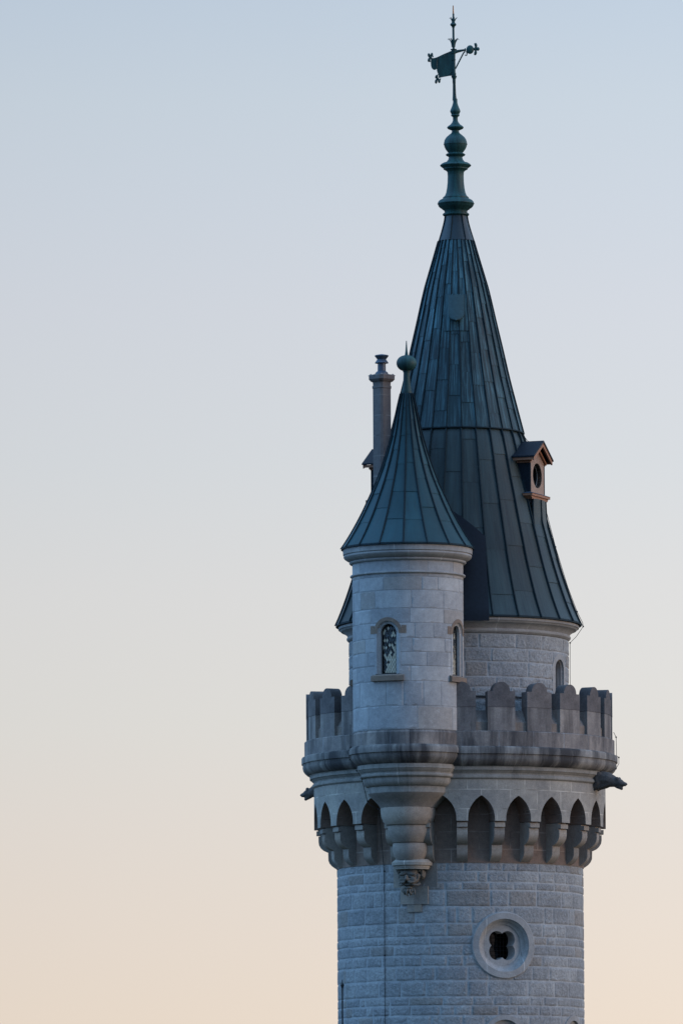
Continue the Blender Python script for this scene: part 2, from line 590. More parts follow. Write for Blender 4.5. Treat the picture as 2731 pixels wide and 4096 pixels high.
def ringsolid(mb, f, inner, outer, n0, n1, mi=0, closed=False, n_in=None):
    """solid between two (s,z) paths"""
    n = len(inner)
    n_in = n1 if n_in is None else n_in
    a = [f(*p, n_in) for p in inner]
    b = [f(*p, n1) for p in outer]
    c = [f(*p, n0) for p in inner]
    d = [f(*p, n0) for p in outer]
    for i in range(n if closed else n-1):
        j = (i+1) % n
        mb.face([a[i], a[j], b[j], b[i]], [inner[i], inner[j], outer[j], outer[i]], mi)
        mb.face([b[i], b[j], d[j], d[i]], None, mi)
        mb.face([c[i], c[j], a[j], a[i]], None, mi)
    if not closed:
        mb.face([a[0], b[0], d[0], c[0]], None, mi)
        mb.face([b[-1], a[-1], c[-1], d[-1]], None, mi)


def masonry(R, ztop, heights, wr, relief, gap, amp, cell, seed, cx=0, cy=0, hole=None, nscale=6.0, bevel=0.018):
    """coursed blocks as real relief on a cylinder; ztop downwards. returns (blocks, bed)"""
    rnd = random.Random(seed)
    mb, bed = MB(), MB()
    z = ztop
    for h in heights:
        z1 = z-h
        th = rnd.uniform(0, 1.0)
        end = th+2*math.pi
        ths = [th]
        while ths[-1] < end-1e-6:
            w = rnd.uniform(*wr)*(0.8 if h < 0.24 else 1.0)/R
            if rnd.random() < 0.18:
                w *= 0.5
            nx = ths[-1]+w
            if end-nx < wr[0]*0.6/R:
                nx = end
            ths.append(nx)
        dz0, dz1 = rnd.uniform(-.004, .004), rnd.uniform(-.004, .004)
        for a, b in zip(ths[:-1], ths[1:]):
            g = gap*rnd.uniform(0.6, 1.3)/2
            za, zb = z-g, z1+g
            ta, tb = a+g/R, b-g/R
            nu = max(3, int((tb-ta)*R/cell)+1)
            nv = max(3, int((za-zb)/cell)+1)
            bu, bv = bevel/((tb-ta)*R), bevel/(za-zb)
            us = [0, bu]+[bu+(1-2*bu)*i/(nu) for i in range(1, nu)]+[1-bu, 1]
            vs = [0, bv]+[bv+(1-2*bv)*i/(nv) for i in range(1, nv)]+[1-bv, 1]
            off = rnd.uniform(-0.3, 0.3)*relief
            so = rnd.uniform(0, 50)
            rows = []
            for jv, v in enumerate(vs):
                row = []
                for ju, u in enumerate(us):
                    t = ta+(tb-ta)*u
                    zz = za+(zb-za)*v
                    edge = ju in (0, len(us)-1) or jv in (0, len(vs)-1)
                    if edge:
                        n = -0.006
                    else:
                        p = Vector((t*R*nscale+so, zz*nscale, so))
                        n = relief+off+amp*(noise.noise(p)+0.55*noise.noise(p*2.3))
                        n = max(n, 0.001)
                    wob = 0.0
                    if edge or True:
                        wob = 0.35*gap*noise.noise(Vector((t*R*4, zz*4, 7+seed)))
                    row.append((cx+(R+n)*math.sin(t), cy-(R+n)*math.cos(t), zz+wob))
                rows.append(row)
            if hole:
                def skip(i, j, us=us, vs=vs, ta=ta, tb=tb, za=za, zb=zb):
                    t = ta+(tb-ta)*(us[j]+us[j+1])/2
                    zz = za+(zb-za)*(vs[i]+vs[i+1])/2
                    return hole((t+math.pi) % (2*math.pi)-math.pi, zz)
            else:
                skip = None
            mb.grid(rows, None, 0, skip=skip, flip=True)
        z = z1
    nz = max(1, int((ztop-z)/0.04)) if hole else 8
    nt_ = int(2*math.pi*R/0.04) if hole else 96
    rows = [[(cx+R*math.sin(2*math.pi*j/nt_), cy-R*math.cos(2*math.pi*j/nt_), ztop+(z-ztop)*i/nz) for j in range(nt_)] for i in range(nz+1)]

    def skb(i, j):
        t = (2*math.pi*(j+.5)/nt_+math.pi) % (2*math.pi)-math.pi
        return hole(t, ztop+(z-ztop)*(i+.5)/nz)
    bed.grid(rows, None, 0, closed=True, skip=skb if hole else None, flip=True)
    return mb, bed, z


def interp(pr, z):
    """radius at height z on a profile [(r,z)] (z descending)"""
    for (r0, z0), (r1, z1) in zip(pr[:-1], pr[1:]):
        if z0 >= z >= z1:
            return r0+(r1-r0)*(z0-z)/max(1e-9, z0-z1)
    return pr[0][0] if z > pr[0][1] else pr[-1][0]


def smoothprof(pr, n):
    """catmull-rom resample on z"""
    out = []
    for i in range(len(pr)-1):
        p0 = pr[max(i-1, 0)]
        p1, p2 = pr[i], pr[i+1]
        p3 = pr[min(i+2, len(pr)-1)]
        for k in range(n):
            t = k/n
            out.append(tuple(0.5*((2*p1[q])+(-p0[q]+p2[q])*t+(2*p0[q]-5*p1[q]+4*p2[q]-p3[q])*t*t+(-p0[q]+3*p1[q]-3*p2[q]+p3[q])*t**3) for q in (0, 1)))
    out.append(pr[-1])
    return out


def sheet_roof(pr, nseam, a0, plen, seed, rib=0.028, ribh=0.04, cx=0, cy=0, lap=0.009, sub=4):
    """standing-seam sheet roof: every sheet is an island lapping over the one below"""
    rnd = random.Random(seed)
    mb, sb = MB(), MB()
    zt, zb = pr[0][1], pr[-1][1]
    uvR = sum(p[0] for p in pr)/len(pr)
    da = 2*math.pi/nseam
    for k in range(nseam):
        ta = a0+k*da
        z = zt
        first = True
        while z > zb+1e-4:
            L = plen*rnd.uniform(0.96, 1.04)
            if first:
                L *= ((0.30, 0.78, 0.5, 1.0)[k % 4] if plen > 0.76 else (0.45, 0.95)[k % 2])+rnd.uniform(-0.05, 0.05)
                first = False
            z1 = z-L
            if z1-zb < plen*0.35:
                z1 = zb
            nr = max(2, int((z-z1)/0.16))
            rows, uvr = [], []
            ph = rnd.uniform(0, 30)
            bul = rnd.uniform(-0.004, 0.006)
            for i in range(nr+1):
                t = i/nr
                zz = z+(z1-z)*t
                r = interp(pr, zz)+lap*t
                rows.append([(cx+(r+bul*math.sin(math.pi*j/sub))*math.sin(ta+da*j/sub),
                              cy-(r+bul*math.sin(math.pi*j/sub))*math.cos(ta+da*j/sub), zz) for j in range(sub+1)])
                uvr.append([(ph+(ta+da*j/sub)*uvR, zz) for j in range(sub+1)])
            r = interp(pr, z1)
            rows.append([(cx+(r-0.01)*math.sin(ta+da*j/sub), cy-(r-0.01)*math.cos(ta+da*j/sub), z1) for j in range(sub+1)])
            uvr.append(uvr[-1])
            mb.grid(rows, uvr, 0, flip=True)
            z = z1
        # rib
        rows = []
        cl = math.cos(ta)
        sl = math.sin(ta)
        for (r, z) in pr:
            w = min(rib, r*da*0.14)
            hh = ribh
            def P(o, h):
                return (cx+(r+h)*sl+o*cl, cy-(r+h)*cl+o*sl, z)
            rows.append([P(-w, -0.01), P(-w*0.45, hh), P(w*0.45, hh), P(w, -0.01)])
        sb.grid(rows, None, 0, flip=True)
        sb.face(rows[-1])
        sb.face(rows[0][::-1])
    return mb, sb


# ------------------------------------------------------------------ the setting
g = MB()
rowsg = []
for i in range(41):
    rowsg.append([])
    for j in range(41):
        x = (j-20)/20
        y = (i-20)/20
        X = math.copysign(abs(x)**2.2, x)*4000
        Y = math.copysign(abs(y)**2.2, y)*4000
        dd = min(1, max(0, (math.hypot(X, Y-90)-260)/1500))
        rowsg[-1].append((X, Y, dd*dd*14*noise.noise(Vector((X/900, Y/900, 3)))-0.02*0))
g.grid(rowsg)
go = g.build('ground', M['ground'], None, smooth=60)
go['kind'] = 'structure'

# ------------------------------------------------------------------ the tower
tower = thing('castle_tower', 'tall round grey stone castle tower with battlements, small front turret and pointed copper roofs',
              'castle tower', (X0, D, 0))
T = tower

# ---- shaft
R_SH = 490*SC(3600)
z_sh = AZ(3477)
HW = [34, 43, 31, 64, 66, 52, 32, 42, 42, 56, 63, 35, 39, 56]
rr = random.Random(4)
heights = [h*S for h in HW]
while z_sh-sum(heights) > 4.6:
    heights.append(rr.choice([34, 42, 52, 58, 62])*S)
ROSE_TH = math.radians(19.6)
z_rose = AZ(3781, -R_SH*math.cos(ROSE_TH), 2015)
ARCH_W = [(ROSE_TH, AZ(4056, -R_SH*math.cos(ROSE_TH), 2015)-92*S), (math.radians(64), AZ(4060, -R_SH*math.cos(1.117), 2284)-92*S)]


def shaft_hole(t, z):
    s = (t-ROSE_TH)*R_SH
    if math.hypot(s, z-z_rose) < 117*S:
        return True
    for th, zc in ARCH_W:
        s = (t-th)*R_SH
        if abs(s) < 72*S and zc-2.3 < z <= zc:
            return True
        if z > zc and math.hypot(s, z-zc) < 72*S:
            return True
    return False


blk, bed, zlow = masonry(R_SH, z_sh, heights, (0.42, 1.08), 0.009, 0.021, 0.008, 0.06, 11, hole=shaft_hole)
wall = blk.build('shaft_wall', M['rough'], T, smooth=50)
bed.build('mortar_bed', M['mortar'], wall, smooth=50)
hl = []
zz = zlow
while zz > 0.05:
    h = min(rr.uniform(0.3, 0.6), zz)
    hl.append(h)
    zz -= h
blk, bed, _ = masonry(R_SH, zlow, hl, (0.5, 1.2), 0.012, 0.030, 0.010, 0.16, 12)
lw = blk.build('lower_shaft_wall', M['rough'], T, smooth=50)
bed.build('mortar_bed', M['mortar'], lw, smooth=50)

# ---- round quatrefoil window
f = cyl(R_SH, ROSE_TH)


def circ(r, n=72, z0=z_rose):
    return [(r*math.sin(2*math.pi*i/n), z0+r*math.cos(2*math.pi*i/n)) for i in range(n)]


mb = MB()
ringsolid(mb, f, circ(104*S), circ(128*S), -0.05, 0.045, closed=True)
ringsolid(mb, f, circ(128*S), circ(132*S), -0.05, 0.022, closed=True, n_in=0.045)
rw = mb.build('round_window', M['trim'], T, smooth=30)
mb = MB()
ringsolid(mb, f, circ(96*S), circ(104.2*S), -0.12, 0.025, closed=True, n_in=-0.03)
steps = [(96, -0.03), (92, -0.075), (87, -0.105), (82, -0.12)]
for (ra, na), (rb, nb) in zip(steps[:-1], steps[1:]):
    ringsolid(mb, f, circ(rb*S), circ(ra*S), -0.2, na, closed=True, n_in=nb)
mb.build('moulded_ring', M['trim'], rw, smooth=40)
mb = MB()
nq = 96
inn, outq, midq = [], [], []
c_, a_ = 33.7*S, 33.2*S
for i in range(nq):
    ph = 2*math.pi*i/nq
    dl = ((ph-math.pi/4+math.pi/4) % (math.pi/2))-math.pi/4
    dl = (ph % (math.pi/2))-math.pi/4
    v = a_*a_-(c_*math.sin(dl))**2
    r = c_*math.cos(dl)+math.sqrt(max(v, 0))
    inn.append((r*math.sin(ph), z_rose+r*math.cos(ph)))
    outq.append((82.5*S*math.sin(ph), z_rose+82.5*S*math.cos(ph)))
ringsolid(mb, f, inn, outq, -0.50, -0.145, closed=True)
mb.build('quatrefoil_tracery', M['trim'], rw, smooth=30)
mb = MB()
for k in range(-3, 4):
    o = k*17*S
    h = math.sqrt(max(0, (72*S)**2-o*o))
    mb.tube([f(o, z_rose-h, -0.52), f(o, z_rose+h, -0.52)], 0.005, 5)
    mb.tube([f(-h, z_rose+o, -0.53), f(h, z_rose+o, -0.53)], 0.005, 5)
mb.build('wire_grille', M['iron'], rw)
mb = MB()
ringsolid(mb, f, [(0, z_rose)]*72, circ(104*S), -0.80, -0.75, closed=True)
mb.build('dark_pane', M['glass_dark'], rw)


# ---- arched windows low on the shaft
def arch_path(hw, zc, zb, n=16, rad=None):
    """jambs and semicircular head: left bottom -> right bottom"""
    p = [(-hw, zb)]
    for i in range(n+1):
        a = math.pi-math.pi*i/n
        p.append((hw*math.cos(a), zc+hw*math.sin(a)))
    p.append((hw, zb))
    return p


for th, zc in ARCH_W:
    f = cyl(R_SH, th)
    mb = MB()
    zb = zc-2.2
    ringsolid(mb, f, arch_path(70*S, zc, zb), arch_path(90*S, zc, zb), -0.06, 0.03)
    w = mb.build('arched_window', M['trim'], T, smooth=30)
    mb = MB()
    ringsolid(mb, f, arch_path(44*S, zc, zb), arch_path(70.5*S, zc, zb), -0.45, -0.03, n_in=-0.09)
    mb.build('jamb', M['trim'], w, smooth=30)
    mb = MB()
    cols(mb, f, [-45*S, 0, 45*S], [zb]*3, [zc+44*S]*3, -0.40, -0.36)
    mb.build('pane', M['glass_dark'], w)
    mb = MB()
    cols(mb, f, [-98*S, 0, 98*S], [zb-0.18]*3, [zb]*3, -0.40, 0.09)
    mb.build('sill', M['trim'], w)

# ---- machicolation: back wall, pointed arcade, corbels
R_IN = 493*SC(3300)
R_AR = 582*SC(3250)
z_b = AZ(3318)
z_t = AZ(3150)
mb = MB()
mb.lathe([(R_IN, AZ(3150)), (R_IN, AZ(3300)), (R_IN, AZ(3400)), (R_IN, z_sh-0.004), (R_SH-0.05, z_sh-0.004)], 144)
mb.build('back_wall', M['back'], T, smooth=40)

mb = MB()
R = R_AR
hb = math.radians(7.5)*R
ah = 53.5*S
hh = 91*S
rad = (hh*hh+ah*ah)/(2*ah)
z_sp = AZ(3309)
na = 12
half = []                           # from springing (s=ah) to apex (s=0)
amax = math.asin(hh/rad)
for i in range(na+1):
    a = amax*i/na
    half.append((ah-rad+rad*math.cos(a), z_sp+rad*math.sin(a)))
half[-1] = (0.0, z_sp+hh)
curve = [(-s_, z_) for s_, z_ in half]+[(s_, z_) for s_, z_ in half[::-1][1:]]
k_in = 0.93                          # openings narrow slightly inwards
for b in range(24):
    th = math.radians(7.5+15*b)
    u0 = 15*b/180*math.pi*R
    def f(s, z, n=0.0, th=th):
        a = th+s/R
        return ((R+n)*math.sin(a), -(R+n)*math.cos(a), z)
    NI = R_IN-R-0.02
    def fr(pts):
        mb.face([f(*p) for p in pts], [(u0+p[0], p[1]) for p in pts])
    cv = [(-ah, z_b)]+curve+[(ah, z_b)]
    for (s0, z0), (s1, z1) in zip(cv[:-1], cv[1:]):
        if s1-s0 > 1e-6:
            fr([(s0, z0), (s1, z1), (s1, z_t), (s0, z_t)])
        # soffit, dished a little
        mids = []
        for t in (0, 0.35, 0.7, 1.0):
            kk = 1-(1-k_in)*t
            mids.append((t*NI, kk))
        for (n0, k0), (n1, k1) in zip(mids[:-1], mids[1:]):
            mb.face([f(s0*k0, z0, n0), f(s0*k1, z0-0.06*(-n1)**2*0, n1), f(s1*k1, z1, n1), f(s1*k0, z1, n0)],
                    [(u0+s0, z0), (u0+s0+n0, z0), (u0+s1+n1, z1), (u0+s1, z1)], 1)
    for sg in (-1, 1):
        a, c2 = sg*ah, sg*hb
        for q in range(2):
            s0, s1 = a+(c2-a)*q/2, a+(c2-a)*(q+1)/2
            pts = [(s0, z_b), (s1, z_b), (s1, z_t), (s0, z_t)]
            fr(pts if sg > 0 else pts[::-1])
            p = [f(s0, z_b), f(s1, z_b), f(s1, z_b, NI), f(s0, z_b, NI)]
            mb.face(p[::-1] if sg > 0 else p)
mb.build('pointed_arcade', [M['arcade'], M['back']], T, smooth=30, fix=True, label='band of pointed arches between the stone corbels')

cp = prof([(3319.5, 560), (3324, 560), (3324, 573), (3341, 573), (3341, 558), (3345, 558), (3345, 565), (3365, 565), (3378, 563), (3390, 556),
           (3399, 546), (3405, 534), (3409, 524), (3410, 524), (3411, 527), (3440, 526), (3452, 521), (3462, 512), (3470, 501), (3477.5, 488)])
mb = MB()
wc = 21*S
ri = R_IN-0.05
for (r0, z0), (r1, z1) in zip(cp[:-1], cp[1:]):
    w0 = wc*(0.96 if (r0 > 565*S) else 1.0)
    mb.face([(-wc, -r0, z0), (-wc, -r1, z1), (wc, -r1, z1), (wc, -r0, z0)])
    if z0-z1 > 1e-5:
        mb.face([(-wc, -r0, z0), (-wc, -ri, z0), (-wc, -ri, z1), (-wc, -r1, z1)])
        mb.face([(wc, -r0, z0), (wc, -r1, z1), (wc, -ri, z1), (wc, -ri, z0)])
mb.face([(-wc, -cp[-1][0], cp[-1][1]), (-wc, -ri, cp[-1][1]), (wc, -ri, cp[-1][1]), (wc, -cp[-1][0], cp[-1][1])])
cor = mb.build('corbel', M['corbel'], T, smooth=30, fix=True)
for k in range(1, 24):
    copy_part(cor, T, math.radians(15*k))

# ---- main cornice and parapet
mb = MB()
low = prof([(3104, 602), (3107, 599), (3119, 598), (3119.5, 594), (3125, 590), (3130, 584), (3135, 583), (3137, 586), (3140, 589), (3144, 590),
            (3149, 589), (3153, 585), (3155.5, 581), (3157, 560)])
mb.lathe(low, 144)
mb.build('lower_moulding', M['lowmould'], T, smooth=30)
mb = MB()
mb.lathe(prof([(3027, 600), (3027.5, 620), (3031, 629), (3035, 631), (3057, 631), (3059, 627), (3063, 626), (3072, 627), (3083, 624), (3092, 618),
               (3099, 610), (3104, 601), (3105, 585)]), 144)
mb.build('cornice', M['cornice'], T, smooth=30)
mb = MB()
mb.lathe(prof([(2998, 420), (2998, 563), (2967, 563), (2967, 614), (2970, 619), (3000, 619), (3028, 619), (3028, 590)]), 144)
mb.build('parapet_base', M['parapet'], T, smooth=30)
mb = MB()
mb.lathe(prof([(2968, 565), (2884, 565), (2884, 569), (2929, 596), (2932, 600), (2968, 600)]), 144)
mb.build('crenel_wall', M['merlon'], T, smooth=30)

R = 611*SC(2880)
f = cyl(R, 0.0)
hw = 56*S
dep = -50*S
z0m, zj, zs, rt = AZ(2966), AZ(2873), AZ(2811), 35*S
mb = MB()
cols(mb, f, [-hw, -hw/2, 0, hw/2, hw], [z0m]*5, [zj-0.006]*5, dep, 0.0)
mer = mb.build('merlon', M['merlon'], T, smooth=30, fix=True)
mb = MB()
arc = [(-rt*math.cos(math.pi*i/14), zs+0.01+rt*math.sin(math.pi*i/14)) for i in range(15)]
ss = [-hw, -rt-0.001]+[a[0] for a in arc]+[rt+0.001, hw]
zt = [zs, zs]+[a[1] for a in arc]+[zs, zs]
cols(mb, f, ss, [zj]*len(ss), zt, dep-0.004, 0.004)
mc = mb.build('rounded_coping', M['merlon_top'], mer, smooth=30, fix=True)
rm = random.Random(8)
for k in range(1, 24):
    if k*15-360 in (-30, -15):
        continue
    c = copy_part(mer, T, math.radians(15*k+rm.uniform(-0.25, 0.25)))

# ---- drum
R_DR = 437*SC(2650)
z_dr = AZ(2570)
DW_TH = math.radians(65)
zdw = AZ(2642, -R_DR*math.cos(DW_TH), 2231)-38*S


def drum_hole(t, z):
    s = (t-DW_TH)*R_DR
    return (abs(s) < 54*S and zdw-1.6 < z <= zdw) or (z > zdw and math.hypot(s, z-zdw) < 54*S)


blk, bed, zz = masonry(R_DR, z_dr, [h*S for h in (58, 53, 60, 41, 52, 58, 60, 55)], (0.55, 1.15), 0.012, 0.017, 0.011, 0.055, 21, hole=drum_hole)
dw = blk.build('drum_wall', M['rough'], T, smooth=50)
bed.build('mortar_bed', M['mortar'], dw, smooth=50)
mb = MB()
mb.lathe(prof([(2815, 438), (2817, 443), (2822, 443), (2824, 438)]), 96)
mb.build('shadow_gap_strip', M['iron'], T)  # dark ring stands in for the shadow in the groove
f = cyl(R_DR, DW_TH)
zb = zdw-1.2
mb = MB()
ringsolid(mb, f, arch_path(42*S, zdw, zb), arch_path(64*S, zdw, zb), -0.03, 0.018)
w = mb.build('blind_window', M['trim'], T, smooth=30)
mb = MB()
ringsolid(mb, f, arch_path(38*S, zdw, zb), arch_path(42.2*S, zdw, zb), -0.30, -0.02, n_in=-0.05)
mb.build('reveal', M['trim'], w, smooth=30)
mb = MB()
cols(mb, f, [-40*S, 0, 40*S], [zb]*3, [zdw+40*S]*3, -0.32, -0.27)
mb.build('stone_infill', M['corbel'], w)
mb = MB()
mb.lathe(prof([(2506, 430), (2506, 474), (2509, 480), (2516, 481), (2519, 480), (2520, 476), (2527, 470), (2528, 466), (2532, 458), (2538, 449),
               (2546, 443), (2548, 441), (2550, 445), (2555, 448), (2560, 447), (2564, 443), (2567, 439), (2571, 430)]), 144)
mb.build('drum_cornice', M['trim'], T, smooth=30)

# ---- main roof
lowp = smoothprof(prof([(1741, 258), (1760, 267), (1850, 291), (1930, 311), (2009, 333), (2100, 357), (2191, 382), (2270, 404), (2352, 430),
                        (2420, 454), (2470, 474), (2503, 489)]), 4)
mb, sb = sheet_roof(lowp, 28, math.radians(2.2), 1.12, 31, rib=0.026, ribh=0.05)
lr = mb.build('lower_roof', M['roof_low'], T, smooth=30, label='dark copper lower half of the pointed main roof')
sb.build('standing_seams', M['seam'], lr, smooth=30)
mb = MB()
mb.lathe(prof([(2497, 484), (2500, 490), (2507, 491), (2507, 476), (2504, 440)]), 112)
mb.build('eaves_edge', M['seam'], lr)
upp = smoothprof(prof([(965, 69), (1041, 91), (1105, 110), (1169, 128), (1300, 158), (1398, 181), (1513, 207), (1620, 234), (1736, 264)]), 4)
mb, sb = sheet_roof(upp, 28, math.radians(2.8), 0.80, 32, rib=0.018, ribh=0.038)
ur = mb.build('upper_roof', M['roof_up'], T, smooth=30, label='streaked blue-green copper upper cone of the main roof')
sb.build('standing_seams', M['seam'], ur, smooth=30)
mb = MB()
mb.lathe(prof([(1733, 262), (1735, 267), (1739, 268), (1741, 266), (1741, 250)]), 112)
mb.build('eaves_edge', M['seam'], ur)
cap = smoothprof(prof([(864, 43), (890, 47.5), (925, 57), (967, 70)]), 5)
mb, sb = sheet_roof(cap, 7, math.radians(-20), 5.0, 33, rib=0.02, ribh=0.03, sub=12)
cr = mb.build('roof_collar', M['capmet'], T, smooth=30)
sb.build('standing_seams', M['seam'], cr)

# saddle sheet between turret roof and main roof, corner shade put into its colour
mb = MB()
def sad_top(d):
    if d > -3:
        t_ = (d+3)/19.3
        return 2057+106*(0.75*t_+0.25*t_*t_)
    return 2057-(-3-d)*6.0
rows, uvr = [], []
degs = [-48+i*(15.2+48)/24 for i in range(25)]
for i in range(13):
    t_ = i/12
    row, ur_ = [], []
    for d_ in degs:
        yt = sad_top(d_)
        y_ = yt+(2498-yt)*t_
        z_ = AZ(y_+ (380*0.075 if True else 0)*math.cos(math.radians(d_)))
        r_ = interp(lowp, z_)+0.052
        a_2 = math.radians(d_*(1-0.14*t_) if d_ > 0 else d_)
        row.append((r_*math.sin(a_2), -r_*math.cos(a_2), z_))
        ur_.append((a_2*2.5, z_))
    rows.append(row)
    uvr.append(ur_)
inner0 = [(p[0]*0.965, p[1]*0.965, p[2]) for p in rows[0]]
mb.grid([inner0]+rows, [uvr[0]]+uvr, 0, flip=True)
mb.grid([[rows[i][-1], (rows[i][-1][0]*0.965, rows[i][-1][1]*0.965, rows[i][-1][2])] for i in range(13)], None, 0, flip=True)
mb.build('saddle_sheet', M['navy'], T, smooth=40, label='sheet joining the turret roof to the main roof, its shade painted dark')

# vent hood on the upper roof
mb = MB()
th = math.radians(-1.5)
f = cyl(1.0, th)


def hoodpt(s, y):
    z = AZ(y, -150*S)
    r = interp(upp, z)
    return z, r


def patch(mb, y0, y1, hw0, hw1, off, mi=0, n=10):
    rows, uvr = [], []
    for i in range(n+1):
        y = y0+(y1-y0)*i/n
        z = AZ(y, -150*S)
        r = interp(upp, z)+off
        h = (hw0+(hw1-hw0)*i/n)*S
        rows.append([((r)*math.sin(th+h*(j/4-1)/r), -r*math.cos(th+h*(j/4-1)/r), z) for j in range(9)])
        uvr.append([(h*(j/4-1), z) for j in range(9)])
    lo = [(p[0]*0.97, p[1]*0.97, p[2]) for p in rows[-1]]
    rows.append(lo)
    uvr.append(uvr[-1])
    hi = [(p[0]*0.97, p[1]*0.97, p[2]) for p in rows[0]]
    rows.insert(0, hi)
    uvr.insert(0, uvr[0])
    mb.grid(rows, uvr, mi, flip=True)


patch(mb, 1174, 1325, 41, 50, 0.028)
vh = mb.build('vent_hood', M['roof_up'], T, smooth=30)
mb = MB()
rows, back, uvr = [], [], []
n = 36
for i in range(n+1):
    y = 1178+(1287-1178)*i/n
    z = AZ(y, -150*S)
    r0 = interp(upp, z)
    r = interp(upp, AZ(1178, -150*S))+0.06+(0.34)*(i/n)
    h = 32*S
    if y > 1255:
        h = max(0.02, math.sqrt(max(1e-5, 1-((y-1255)/32.0)**2))*32*S)
    hs = [h*(j/5-1) for j in range(11)]
    rows.append([((r-0.03*(2*j/10-1)**2)*math.sin(th)+hs[j]*math.cos(th), -(r-0.03*(2*j/10-1)**2)*math.cos(th)+hs[j]*math.sin(th), z) for j in range(11)])
    back.append([((r0-0.05)*math.sin(th)+hs[j]*math.cos(th), -(r0-0.05)*math.cos(th)+hs[j]*math.sin(th), z) for j in range(11)])
    uvr.append([(q, z) for q in hs])
mb.grid(rows, uvr, 0, flip=True)
for q in (0, 10):
    mb.grid([[rows[i][q], back[i][q]] for i in range(n+1)], None, 0, flip=(q == 0))
mb.grid([rows[-1], back[-1]], None, 0, flip=True)
mb.build('rounded_tongue', M['hood'], vh, smooth=40)

# ---- main finial
fin = prof([(395, 8.5), (412, 9), (422, 12), (432, 16), (440, 19.5), (445.7, 20.7), (448, 20), (455, 16.6), (456.5, 14.5), (458, 16.4), (462, 17),
            (465, 15), (466.5, 12), (470, 9.8), (482, 10), (489, 12.5), (494, 16.5), (496.5, 18.7), (498, 19), (501, 24), (506, 31), (510, 33.4),
            (511, 33), (515, 30.5), (519, 22), (521.6, 14.7), (527, 14.4), (533, 17), (539, 25), (549, 36.5), (559, 43), (570, 46), (576, 46.8), (576.5, 47.6), (578, 47.6), (578.5, 46.3),
            (588, 44), (598, 39), (606, 33), (611, 29), (613, 30), (615.5, 36), (619, 39.5), (622.5, 37), (626, 30), (628.5, 27), (638, 29.3),
            (646, 35.5), (650.5, 41), (652, 50), (656, 57), (661, 62), (662.5, 62.3), (666, 59), (672, 51), (673, 49), (677, 48.7), (679, 45),
            (683, 37.5), (689, 33), (705, 32), (730, 32.8), (751, 35), (770, 38.5), (782, 43.2), (788, 49), (790, 52), (795, 52.3), (797, 57),
            (802, 66), (808, 71), (813, 72.4), (814, 73.6), (816, 73.6), (817, 72), (825, 69), (831, 63), (835, 56), (838, 54), (840, 49), (846, 45.5), (852, 45),
            (853, 49), (856, 53), (860, 53), (863, 50), (865, 44), (869, 40)])
mb = MB()
mb.lathe(fin, 48)
mb.build('roof_finial', M['finial'], T, smooth=40, label='tall turned verdigris copper finial on the main roof')

